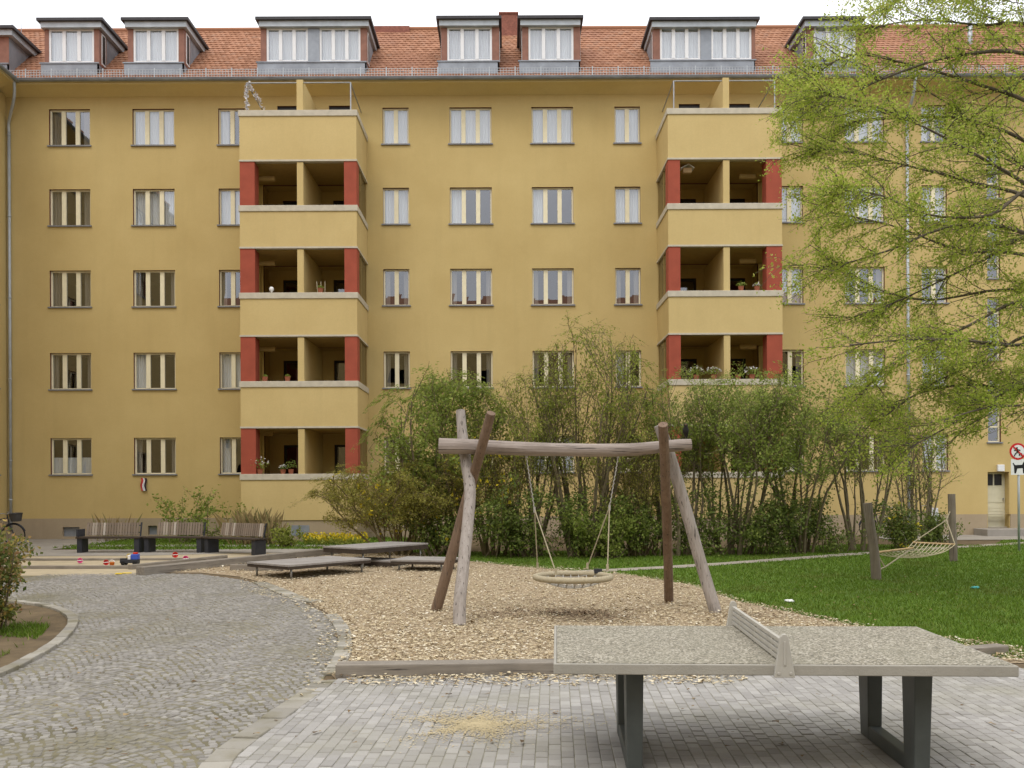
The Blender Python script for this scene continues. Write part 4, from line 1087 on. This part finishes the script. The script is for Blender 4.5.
def hp(u, v):
    p_ = b1a.lerp(b1b, u).lerp(b2a.lerp(b2b, u), v); sag = .17 * (1 - (2 * v - 1) ** 2) * (1 + .35 * (1 - (2 * u - 1) ** 2)); return p_ - Vector((0, 0, sag))
for i in range(NU + 1): m.tube([hp(i / NU, j / 14) for j in range(15)], .008, 4, cap=False)
for j in range(NV + 1): m.tube([hp(i / 10, j / NV) for i in range(11)], .008, 4, cap=False)
obj('net', m, 'net_rope', hk)
j2 = at(946.5, 520, pr_b.y - .15); e2 = at(951, 509, pr_b.y); j1 = at(885, 567, pl_b.y + .15); e1 = at(876, 571, pl_b.y)
for P in ((b2a, j2), (b2b, j2), (j2, e2), (b1a, j1), (b1b, j1), (j1, e1)):
    m = MB(); m.tube(P, .013, 5); obj('rope', m, 'rope', hk)

sgp = gnd(1019, 552); zt = at(1017.5, 443, sgp.y).z
sg_ = thing('sign_post', 'grey post with round red prohibition sign above a white dog sign', 'sign', sgp)
m = MB(); m.tube([(sgp.x, sgp.y, 0), (sgp.x, sgp.y, zt)], .03, 10); obj('pole', m, 'zinc_pale', sg_, smooth=True)
def disc(mb, c, r, y, th, n=32, mi=0): mb.tube([(c[0], y, c[1]), (c[0], y - th, c[1])], r, n, mi=mi)
cc = at(1017, 451.5, sgp.y); cy = sgp.y - .04
m = MB(); disc(m, (cc.x, cc.z), .225, cy, .006); rs = obj('round_sign', m, 'sign_red', sg_)
m = MB(); disc(m, (cc.x, cc.z), .172, cy - .0065, .003); obj('sign_face', m, 'white', rs)
m = MB(); yy = cy - .010
def strip(mb, pts, w):
    mb.tube([(cc.x + a, yy, cc.z + b) for a, b in pts], w, 6)
disc(m, (cc.x - .03, cc.z + .09), .026, yy, .003, 14); strip(m, [(-.03, .06), (-.01, -.01)], .026); strip(m, [(-.01, -.01), (-.07, -.06), (-.10, -.12)], .016); strip(m, [(-.01, -.01), (.05, -.05), (.03, -.11)], .016); strip(m, [(-.03, .05), (.06, .03)], .014); strip(m, [(-.03, .05), (-.10, .02)], .014); disc(m, (cc.x + .09, cc.z - .07), .028, yy, .003, 14)
obj('figure', m, 'black', rs)
m = MB(); m.bar((cc.x - .13, yy - .016, cc.z + .13), (cc.x + .13, yy - .016, cc.z - .13), .006, .036); obj('slash', m, 'sign_red', rs)
cd = at(1019.5, 467, sgp.y)
m = MB(); m.box((cd.x, cy, cd.z), (.50, .006, .42)); ds = obj('dog_sign', m, 'white', sg_)
m = MB()
dog = [(-.16, -.17), (-.15, -.06), (-.17, .02), (-.21, .10), (-.18, .11), (-.14, .05), (.05, .06), (.08, .13), (.12, .16), (.14, .13), (.21, .10), (.20, .07), (.14, .06), (.11, .00), (.11, -.17), (.07, -.17), (.06, -.03), (-.08, -.04), (-.10, -.09), (-.12, -.17)]
k = len(dog); vs = [(cd.x + a, cy - .0035, cd.z + b) for a, b in dog] + [(cd.x + a, cy - .006, cd.z + b) for a, b in dog]
bm = bmesh.new(); f_ = bm.faces.new([bm.verts.new(v_) for v_ in vs[k:]]); bmesh.ops.triangulate(bm, faces=[f_]); me = bpy.data.meshes.new('dog_figure'); bm.to_mesh(me); bm.free()
o = link('dog_figure', me, 'black', ds); o.location = (0, 0, 0)

# litter on the lawn
for px, py, mt, lab, r in ((789, 601, 'white', 'crumpled white paper at the edge of lawn and woodchips', .055), (975, 587.5, 'teal', 'small teal scrap lying on the lawn right of the hammock', .05)):
    p = gnd(px, py, .04); bm = bmesh.new(); bmesh.ops.create_icosphere(bm, subdivisions=2, radius=r); rg = random.Random(px)
    for v_ in bm.verts: v_.co = Vector((v_.co.x * 1.5, v_.co.y, v_.co.z * .55)) * rg.uniform(.7, 1.15)
    me = bpy.data.meshes.new('paper_scrap'); bm.to_mesh(me); bm.free(); o = link('paper_scrap', me, mt); o.location = p; tag(o, lab, 'litter')

# ---------------------------------------------------------------- bicycles
def bicycle(loc, rz, label, basket=False):
    t = thing('bicycle', label, 'bicycle', loc, 'parked bicycles', world=False); t.rotation_euler = (R(6), 0, rz)
    r = .34
    for x in (-.53, .53):
        m = MB(); m.tube([(x + r * math.cos(a), 0, r + r * math.sin(a)) for a in [2 * math.pi * k / 28 for k in range(29)]], .02, 6, cap=False); w_ = obj('wheel', m, 'black', t)
        m = MB(); 
        for k in range(10):
            a = 2 * math.pi * k / 10; m.tube([(x, 0, r), (x + r * math.cos(a), 0, r + r * math.sin(a))], .003, 3)
        m.tube([(x, -.03, r), (x, .03, r)], .03, 8); obj('spokes', m, 'steel', w_)
        m = MB(); m.tube([(x + (r + .03) * math.cos(a), 0, r + (r + .03) * math.sin(a)) for a in [math.pi * (.1 + .85 * k / 14) for k in range(15)]], .022, 5); obj('mudguard', m, 'dark_steel', t)
    m = MB(); B_, Sx, H1, H2 = (-.05, 0, .28), (-.22, 0, .78), (.36, 0, .88), (.39, 0, .72)
    for a, b in ((B_, Sx), (Sx, H1), (B_, H2), ((-.53, 0, r), B_), ((-.53, 0, r), Sx), ((.53, 0, r), H2), (H2, (.34, 0, .98))): m.tube([a, b], .017, 6)
    obj('frame', m, 'dark_steel', t)
    m = MB(); m.box((-.25, 0, .90), (.27, .16, .06)); m.tube([Sx, (-.25, 0, .9)], .014, 6); obj('saddle', m, 'black', t, bevel=.025)
    m = MB(); m.tube(spline([(.18, -.28, 1.02), (.3, -.2, 1.05), (.34, 0, 1.0), (.3, .2, 1.05), (.18, .28, 1.02)], 4), .013, 6); obj('handlebar', m, 'steel', t)
    if basket:
        m = MB(); m.lathe((.62, 0, .78), [(.15, 0), (.20, .24), (.215, .25), (.19, .23), (.14, .02)], 12); obj('basket', m, 'basket', t)
p = gnd(6, 546); bicycle((p.x - .25, p.y, .018), R(0), 'dark bicycle with front basket standing at the left picture edge', True)
p = gnd(889, 538); bicycle((p.x, p.y + .8, .02), R(18), 'dark bicycle leaning behind the shrubs left of the hammock')
p = gnd(930, 538); bicycle((p.x, p.y + .8, .02), R(8), 'bicycle behind the small dark bush between the hammock posts')
p = at(934.5, 517, 31.0); m = MB()
nx, nz = 5, 8
vs = [(p.x - .13 + .26 * i / nx, 31.0 + .04 * math.sin(i * 1.7 + j * .5), p.z + .3 - .62 * j / nz) for j in range(nz + 1) for i in range(nx + 1)]
m.add(vs, [(j * (nx + 1) + i, j * (nx + 1) + i + 1, (j + 1) * (nx + 1) + i + 1, (j + 1) * (nx + 1) + i) for j in range(nz) for i in range(nx)])
o = obj('cloth', m, 'cloth_white'); sm = o.modifiers.new('t', 'SOLIDIFY'); sm.thickness = .01; tag(o, 'white cloth hung over a bicycle behind the small dark bush', 'cloth')

# ---------------------------------------------------------------- vegetation
def norm(v): return v.normalized() if v.length > 1e-9 else Vector((0, 0, 1))
def branch(rg, p, d, L, r0, r1, n, wander, trop):
    P, Q = [Vector(p)], norm(Vector(d))
    for i in range(n):
        Q = norm(Q + Vector((rg.gauss(0, wander), rg.gauss(0, wander), rg.gauss(0, wander) + trop)))
        P.append(P[-1] + Q * (L / n))
    return P, [r0 + (r1 - r0) * i / n for i in range(n + 1)]
def sub(rg, P, t):
    k = min(int(t * (len(P) - 1)), len(P) - 2); f = t * (len(P) - 1) - k
    return P[k].lerp(P[k + 1], f), norm(P[k + 1] - P[k])
def side_dir(rg, d, ang):
    n = d.orthogonal().normalized(); a = rg.uniform(0, 6.283)
    n = n * math.cos(a) + d.cross(n) * math.sin(a)
    return norm(d * math.cos(ang) + n * math.sin(ang))
def leafcloud(rg, P, n, spread, l, w, t0=.15):
    V = []
    for _ in range(n):
        c, d = sub(rg, P, rg.uniform(t0, 1)); c = c + Vector((rg.gauss(0, spread), rg.gauss(0, spread), rg.gauss(0, spread)))
        k = rg.uniform(.6, 1.3); V += leafquad(c, rg, l * k, w * k)
    return V
def shrub(px, base_y, top_y, wpx, leafmat, label, seed, stems=9, lpt=10, leaf=(.11, .07), spread=.09, trop=.06, arch=0.0, twigm='twig', name='shrub', fill_low=.35, lean=0, group='shrubs in front of the facade', cat='shrub', flowers=None, splay=.62):
    b = gnd(px, base_y); ppm = F / b.y; H = (base_y - top_y) / ppm; Wd = wpx / ppm; rg = random.Random(seed); stems = int(stems * 1.25)
    t = thing(name, label, cat, b, group)
    m = MB(); V = []; FV = []
    for s_ in range(stems):
        a = rg.uniform(0, 6.283); off = Vector((math.cos(a), math.sin(a), 0)) * rg.uniform(.05, .16) * Wd
        tilt = rg.uniform(.05, splay) * (Wd / H) * 1.25
        d = Vector((math.cos(a) * tilt + lean, math.sin(a) * tilt * .8, 1))
        L = H * rg.uniform(.62, .95) / max(.5, norm(d).z) * .86
        P, rr = branch(rg, b + off, d, L, .012 * H ** .9 * rg.uniform(.8, 1.2), .006, 8, .10, trop - arch)
        m.tube(P, rr, 5)
        n1 = 10
        for i in range(n1):
            tt_ = rg.uniform(fill_low, 1); q, dq = sub(rg, P, tt_)
            P1, r1 = branch(rg, q, side_dir(rg, dq, rg.uniform(.4, 1.0)), H * rg.uniform(.16, .32) * (.65 + .5 * tt_), .010, .004, 5, .16, .07 - arch * 1.5)
            m.tube(P1, r1, 4, cap=False); V += leafcloud(rg, P1, int(lpt * 1.2), spread * .8, leaf[0] * .66, leaf[1] * .6)
            for k in range(5):
                q2, d2 = sub(rg, P1, rg.uniform(.25, 1)); P2, r2 = branch(rg, q2, side_dir(rg, d2, rg.uniform(.4, 1.1)), H * rg.uniform(.05, .13), .006, .003, 3, .2, .05 - arch * 2)
                m.tube(P2, r2, 3, cap=False); V += leafcloud(rg, P2, int(lpt * rg.choice((.6, 1.6, 2.4, 3.4))), spread * .8, leaf[0] * .66, leaf[1] * .6)
                if flowers and rg.random() < flowers[1]: FV += leafcloud(rg, P2, 4, spread, .10, .08)
    # settle the crown to the height and spread this shrub has: a rounded top, no stray leaders
    A = np.array(V, dtype=np.float64); zs = A[:, 2]; zt = np.percentile(zs, 94); kz = H * .95 / zt
    xl, xh = np.percentile(A[:, 0], 3), np.percentile(A[:, 0], 97); kx = min(1.6, max(.6, Wd / (xh - xl))); xm = (xl + xh) / 2
    def settle(P):
        P = np.array(P, dtype=np.float64); z = P[:, 2] * kz; fx = np.clip(z / (H * .5), 0, 1)
        P[:, 0] = b.x + (P[:, 0] - b.x) * (1 + (kx - 1) * fx) + (b.x - xm) * fx
        r2 = np.clip(np.abs(P[:, 0] - b.x) / (Wd * .55), 0, 1.3) ** 2; lim = H * (1 - .30 * r2)
        z = np.where(z > lim * .92, lim * .92 + (z - lim * .92) * .35, z); P[:, 2] = z
        return P
    m.v = [tuple(q) for q in settle(m.v)]; V = settle(V)
    if FV: FV = settle(FV)
    obj('stems', m, twigm, t); fast('foliage', V, 4, leafmat, t)
    if len(FV): fast('blossoms', FV, 4, flowers[0], t)
    return t
def lowbush(px, base_y, top_y, wpx, leafmat, label, seed, n=2600, leaf=(.11, .06), flowers=None, group='low bushes under the shrubs', dy=.8, name='bush'):
    b = gnd(px, base_y); ppm = F / b.y; H = (base_y - top_y + (14 if px > 420 and px < 850 else 0)) / ppm; Wd = wpx / ppm * (1.2 if 420 < px < 850 else 1); rg = random.Random(seed)
    t = thing(name, label, 'bush', b, group); m = MB(); V = []; FV = []
    st_n = 14
    for s_ in range(st_n):
        a = rg.uniform(0, 6.283); d = Vector((math.cos(a) * rg.uniform(.1, .8) * Wd / H, math.sin(a) * .5 * dy, 1))
        P, rr = branch(rg, b + Vector((rg.uniform(-.25, .25) * Wd, rg.uniform(-.2, .2), 0)), d, H * rg.uniform(.7, 1.05), .014, .004, 5, .13, .0); m.tube(P, rr, 4)
        for k in range(5):
            q, dq = sub(rg, P, rg.uniform(.15, 1)); P1, r1 = branch(rg, q, side_dir(rg, dq, rg.uniform(.5, 1.2)), H * rg.uniform(.18, .4), .007, .003, 4, .18, -.02); m.tube(P1, r1, 3, cap=False)
            V += leafcloud(rg, P1, int(n * 1.8) // (st_n * 5), .08 * H ** .5, leaf[0] * .75, leaf[1] * .7, t0=.05)
            if flowers and rg.random() < flowers[1]: FV += leafcloud(rg, P1, 5, .06, .10, .08)
    obj('stems', m, 'twig', t); fast('foliage', V, 4, leafmat, t)
    if FV: fast('blossoms', FV, 4, flowers[0], t)

shrub(448, 556, 363, 130, 'leaf_green', 'dense green shrub behind the left swing posts', 41, 11, 14, (.12, .08), .10, fill_low=.3)
shrub(528, 557, 362, 100, 'leaf_olive', 'slim olive shrub behind the left half of the swing beam', 42, 10, 7, (.10, .06), .09)
shrub(588, 557, 318, 125, 'leaf_olive', 'tallest shrub, thinly leaved, behind the middle of the swing', 43, 15, 7, (.10, .065), .09, fill_low=.3)
shrub(678, 556, 366, 100, 'leaf_green', 'shrub with green crown right behind the right swing posts', 44, 10, 9, (.11, .07), .09, fill_low=.45)
shrub(735, 555, 364, 110, 'leaf_green', 'green topped shrub in front of the right balcony tower', 45, 10, 10, (.11, .07), .09, fill_low=.5)
shrub(800, 553, 364, 130, 'leaf_green', 'spreading shrub with thick dark stem at the right tower corner', 46, 9, 12, (.11, .07), .10, fill_low=.5, splay=.8)
shrub(860, 551, 382, 95, 'leaf_olive', 'bare stemmed shrub left of the nearer hammock post', 47, 9, 6, (.10, .06), .09, fill_low=.4)
shrub(918, 545, 400, 70, 'leaf_olive', 'thin leggy shrub between the two hammock posts', 48, 8, 3, (.10, .06), .09, fill_low=.3)
shrub(396, 555, 458, 140, 'leaf_forsythia', 'arching yellowish shrub beside the wooden platforms', 49, 22, 12, (.085, .04), .07, arch=.05, twigm='twig_olive', flowers=('petal_yellow', .05), splay=.8)
shrub(492, 556, 430, 90, 'leaf_forsythia', 'yellow flecked bush just behind the leaning left swing post', 50, 13, 5, (.085, .04), .07, arch=.03, twigm='twig_olive', flowers=('petal_yellow', .08), splay=.7)
shrub(640, 556, 420, 100, 'leaf_forsythia', 'olive twiggy bush behind the right swing rope', 51, 13, 5, (.085, .045), .07, arch=.02, twigm='twig_olive', splay=.7)
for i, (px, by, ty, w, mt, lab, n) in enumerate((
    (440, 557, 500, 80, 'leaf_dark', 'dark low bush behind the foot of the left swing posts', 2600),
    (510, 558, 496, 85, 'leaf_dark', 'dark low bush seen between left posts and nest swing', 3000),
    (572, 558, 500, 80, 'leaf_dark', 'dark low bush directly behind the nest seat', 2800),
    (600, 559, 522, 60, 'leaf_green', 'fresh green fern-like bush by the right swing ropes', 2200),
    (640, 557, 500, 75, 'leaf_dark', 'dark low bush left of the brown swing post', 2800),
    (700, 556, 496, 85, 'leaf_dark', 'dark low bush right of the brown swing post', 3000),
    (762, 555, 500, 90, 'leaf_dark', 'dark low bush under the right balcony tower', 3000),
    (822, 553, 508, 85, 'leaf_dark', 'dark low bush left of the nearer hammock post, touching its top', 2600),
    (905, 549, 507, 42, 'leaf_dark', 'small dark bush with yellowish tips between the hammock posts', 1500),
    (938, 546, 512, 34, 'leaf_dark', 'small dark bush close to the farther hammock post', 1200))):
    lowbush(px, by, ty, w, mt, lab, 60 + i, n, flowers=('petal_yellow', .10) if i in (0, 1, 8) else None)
lowbush(190, 543, 489, 85, 'leaf_green', 'small shrub with layered green sprays behind the middle bench', 80, 900, (.15, .09), group='plants along the house wall', name='shrub')
lowbush(287, 547, 527, 24, 'leaf_olive', 'pale green clump by the tower basement window', 81, 700, (.10, .07), group='plants along the house wall')
for i, (px, by, ty, w, lab) in enumerate(((110, 541, 512, 36, 'dry brown grass tuft at the wall behind the left bench'), (258, 545, 508, 36, 'tall dry grass clump at the left corner of the left tower'))):
    b = gnd(px, by); ppm = F / b.y; rg = random.Random(i); V = []
    for _ in range(60 if i == 0 else 420):
        x = b.x + rg.gauss(0, w / ppm * .28); y = b.y + rg.gauss(0, .2); h = (by - ty) / ppm * rg.uniform(.4, 1.05); lx, ly = rg.gauss(0, .25) * h, rg.gauss(0, .2) * h; q = rg.uniform(.003, .006)
        V += [(x - q, y, .01), (x + q, y, .01), (x + lx * .5 + q * .6, y + ly * .5, h * .7), (x + lx, y + ly, h)]
    tag(fast('grass_tuft', V, 4, 'grass_dry'), lab, 'grass tuft', 'plants along the house wall')
# yellow flower border
fb = [(p_.x, p_.y) for p_ in G((303, 545.5), (368, 546.5), (366, 541), (303, 541))]; rg = random.Random(8); V = []; FV = []
for x, y in scatter(fb, 500, rg):
    h = rg.uniform(.12, .30)
    for _ in range(4): V += leafquad(Vector((x + rg.gauss(0, .04), y + rg.gauss(0, .04), h * rg.uniform(.3, .95))), rg, .11, .05, 1)
    if rg.random() < .75: FV += leafquad(Vector((x, y, h + .03)), rg, .085, .075); FV += leafquad(Vector((x, y, h + .03)), rg, .085, .075)
fast('flower_leaves', V, 4, 'leaf_olive')['kind'] = 'stuff'
fast('yellow_flowers', FV, 4, 'petal_yellow')['kind'] = 'stuff'
# left bush close to camera
b = gnd(-22, 636); rg = random.Random(91); t = thing('bush', 'tall bush with green and brown leaves at the left picture edge', 'bush', b)
m = MB(); V = []
for s_ in range(46):
    a = rg.uniform(0, 6.283); P, rr = branch(rg, b + Vector((rg.uniform(-.45, .16), rg.uniform(-.5, .5), 0)), Vector((math.cos(a) * .12 - .06, math.sin(a) * .3, 1)), rg.uniform(.8, 1.35), .012, .004, 6, .1, .05); m.tube(P, rr, 5)
    for k in range(8):
        q, dq = sub(rg, P, rg.uniform(.02, 1)); P1, r1 = branch(rg, q, side_dir(rg, dq, rg.uniform(.5, 1.1)), rg.uniform(.12, .3), .006, .002, 3, .15, .03); m.tube(P1, r1, 4, cap=False)
        V += leafcloud(rg, P1, 34, .045, .06, .036)
obj('stems', m, 'twig', t); fast('foliage', V, 4, 'leaf_mixed', t)

# the big tree at the right edge
tb = Vector((9.6, 14.6, 0)); rg = random.Random(101)
tr = thing('broadleaf_tree', 'large tree with fresh yellow-green leaves reaching in from the right edge', 'tree', tb)
m = MB(); TP = [tb, tb + Vector((-.05, 0, 1.5)), tb + Vector((-.1, .1, 3)), tb + Vector((-.05, .2, 5)), tb + Vector((.1, .1, 7.5)), tb + Vector((.0, .0, 10)), tb + Vector((-.1, .1, 12))]
m.tube(spline(TP, 4), [.36 - .32 * i / 24 for i in range(25)], 14, wob=.15)
V = []
limbs = [  # (height on trunk, pixel way-points, depth change)
    (5.2, [(1040, 195), (985, 160), (930, 130), (880, 108), (818, 90)], -1.2),
    (5.6, [(1030, 170), (1000, 150), (960, 112), (925, 90)], .6),
    (4.9, [(1040, 205), (975, 183), (905, 165), (840, 150), (806, 150)], .8),
    (4.5, [(1040, 240), (960, 225), (890, 250), (850, 262), (818, 268)], -.6),
    (4.2, [(1040, 240), (980, 262), (900, 300), (850, 318)], 1.2),
    (3.9, [(1040, 262), (960, 250), (890, 225), (828, 212)], .2),
    (3.7, [(1040, 300), (960, 330), (890, 365), (862, 395)], -.4),
    (3.4, [(1040, 335), (985, 360), (930, 385), (880, 420)], .8),
    (3.2, [(1050, 370), (1000, 395), (960, 420), (905, 450)], -.2),
    (3.0, [(1050, 385), (1010, 398), (970, 425)], .4),
    (6.5, [(1040, 110), (980, 85), (900, 62), (850, 55), (815, 75)], .3),
    (7.2, [(1040, 60), (960, 55), (880, 80), (840, 102), (800, 108)], -.3),
    (7.6, [(1040, 30), (980, 25), (920, 20), (870, 28)], 1.0),
    (8.2, [(1040, 0), (960, -10), (900, -5)], -.8),
    (8.6, [(1040, -40), (990, -20), (950, 0)], .5),
    (3.5, [(1050, 300), (1000, 290), (930, 300), (880, 290), (835, 262)], 1.8),
    (3.1, [(1050, 350), (1005, 345), (960, 340), (905, 340), (850, 345)], -1.4),
    (2.9, [(1055, 390), (1010, 388), (960, 385), (915, 395), (870, 422)], 1.0),
    (2.8, [(1060, 400), (1025, 405), (985, 408), (945, 420)], -1.0),
    (6.0, [(1040, 150), (970, 120), (900, 118), (850, 122), (806, 118)], 1.4),
    (5.4, [(1040, 190), (990, 215), (930, 215), (880, 195), (840, 190)], -1.6),
]
def limb_full(P, r0, dens, rg):
    rr = [max(.012, r0 * (1 - i / (len(P) - 1)) ** 1.1) for i in range(len(P))]; m.tube(P, rr, 7, wob=.08)
    Lr_ = sum((b_ - a_).length for a_, b_ in zip(P, P[1:])); n1 = int(Lr_ * 3.4 * dens); V_ = []
    for i in range(n1):
        t_ = rg.uniform(.12, 1) ** .85; q, dq = sub(rg, P, t_)
        d = side_dir(rg, dq, rg.uniform(.35, .95)); d.z *= .55; 
        P1, r1 = branch(rg, q, d, rg.uniform(.5, 1.25) * (1.15 - .45 * t_), .009, .004, 6, .13, -.015); m.tube(P1, r1, 4, cap=False)
        V_ += leafcloud(rg, P1, 34, .05, .05, .025)
        for k in range(6):
            q2, d2 = sub(rg, P1, rg.uniform(.15, 1)); P2, r2 = branch(rg, q2, side_dir(rg, d2, rg.uniform(.4, .9)), rg.uniform(.18, .5), .004, .002, 4, .15, -.05); m.tube(P2, r2, 3, cap=False)
            V_ += leafcloud(rg, P2, rg.choice((8, 20, 36)), .055, .049, .025)
    return V_
for h_, wp, dep in limbs:
    s0 = tb + Vector((0, .1, h_)); k = len(wp)
    pts_ = [s0] + [at(x, y, tb.y + dep * (i + 1) / k) for i, (x, y) in enumerate(wp)]
    V += limb_full(spline(pts_, 5), .042, 1.75, rg)
for k in range(15):   # limbs on the sides turned away from the picture
    a = R(-95 + 14 * k); h_ = rg.uniform(4, 9); L = rg.uniform(3, 4.5)
    P = [tb + Vector((0, 0, h_))] + [tb + Vector((math.cos(a) * L * i / 4, math.sin(a) * L * i / 4, h_ + .8 * i / 4 - .05 * i * i)) for i in range(1, 5)]
    V += limb_full(spline(P, 4), .05, .8, rg)
obj('trunk', m, 'bark', tr); fast('crown', V, 4, 'leaf_tree', tr)
print('LEAVES tree', len(V) // 4)

# ---------------------------------------------------------------- light, sky, camera
SE, SA = R(58), R(200)      # elevation; compass angle the light comes from
w = bpy.data.worlds.new('World'); S.world = w; w.use_nodes = True; nt = w.node_tree; bg = nt.nodes['Background']
sky = nt.nodes.new('ShaderNodeTexSky'); sky.sky_type = 'NISHITA'; sky.sun_disc = False
sky.sun_elevation = SE; sky.sun_rotation = SA; sky.dust_density = 3
tcn = nt.nodes.new('ShaderNodeTexCoord'); sx_ = nt.nodes.new('ShaderNodeSeparateXYZ'); nt.links.new(tcn.outputs['Generated'], sx_.inputs[0])
cl = ramp(nt, sx_.outputs['Z'], [(0.0, (0.62, 0.63, 0.65)), (0.35, (0.80, 0.81, 0.83)), (1.0, (1.0, 1.0, 1.0))])
mp = nt.nodes.new('ShaderNodeMapping'); mp.inputs['Scale'].default_value = (1, 1, 2.5); nt.links.new(tcn.outputs['Generated'], mp.inputs['Vector'])
cn = noisetex(nt, mp.outputs['Vector'], 2.2, 5)
cl2 = mixc(nt, 1.0, cl, ramp(nt, cn, [(0.3, (0.86, 0.86, 0.88)), (0.7, (1.08, 1.08, 1.08))]), 'MULTIPLY')
mul = nt.nodes.new('ShaderNodeVectorMath'); mul.operation = 'SCALE'; mul.inputs['Scale'].default_value = 13.0
nt.links.new(cl2, mul.inputs[0])
nt.links.new(mixc(nt, 0.88, sky.outputs['Color'], mul.outputs['Vector']), bg.inputs['Color'])
bg.inputs['Strength'].default_value = 0.13
sd = bpy.data.lights.new('sun', 'SUN'); sd.energy = 0.8; sd.angle = R(25); sd.color = (1, .97, .92)
so_ = bpy.data.objects.new('sun', sd); C.objects.link(so_)
# sky sun_rotation turns clockwise from +Y seen from above
dirv = Vector((math.sin(SA) * math.cos(SE), math.cos(SA) * math.cos(SE), math.sin(SE)))
so_.rotation_euler = dirv.to_track_quat('Z', 'Y').to_euler()

cd_ = bpy.data.cameras.new('camera'); cam = bpy.data.objects.new('camera', cd_); C.objects.link(cam)
cam.location = (0, 0, HC); cam.rotation_mode = 'QUATERNION'
from mathutils import Quaternion
cam.rotation_quaternion = Quaternion((0, 1, 0), ROLL) @ Quaternion((1, 0, 0), R(90))
cd_.sensor_width = 36; cd_.lens = F * 36 / 1024; cd_.shift_x = (512 - PX) / 1024; cd_.shift_y = (PY - 384) / 1024
cd_.clip_start = .1; cd_.clip_end = 2000
S.camera = cam
S.view_settings.view_transform = 'Standard'; S.view_settings.look = 'None'; S.view_settings.exposure = 0.30; S.view_settings.gamma = 1
S.render.engine = 'CYCLES'
cy = S.cycles
cy.use_denoising = True
cy.max_bounces = 6; cy.diffuse_bounces = 3; cy.glossy_bounces = 3; cy.transmission_bounces = 4; cy.transparent_max_bounces = 8
cy.sample_clamp_indirect = 6
S.render.resolution_x, S.render.resolution_y = 1024, 768
# check of the camera model
from bpy_extras.object_utils import world_to_camera_view
bpy.context.view_layer.update()
for x, y, Y in ((100, 100, 33), (900, 600, 10)):
    c = world_to_camera_view(S, cam, at(x, y, Y)); print('CAMCHECK', x, y, round(c.x * 1024, 1), round((1 - c.y) * 768, 1))
for o in S.objects:
    if 'base' in o.keys(): del o['base']
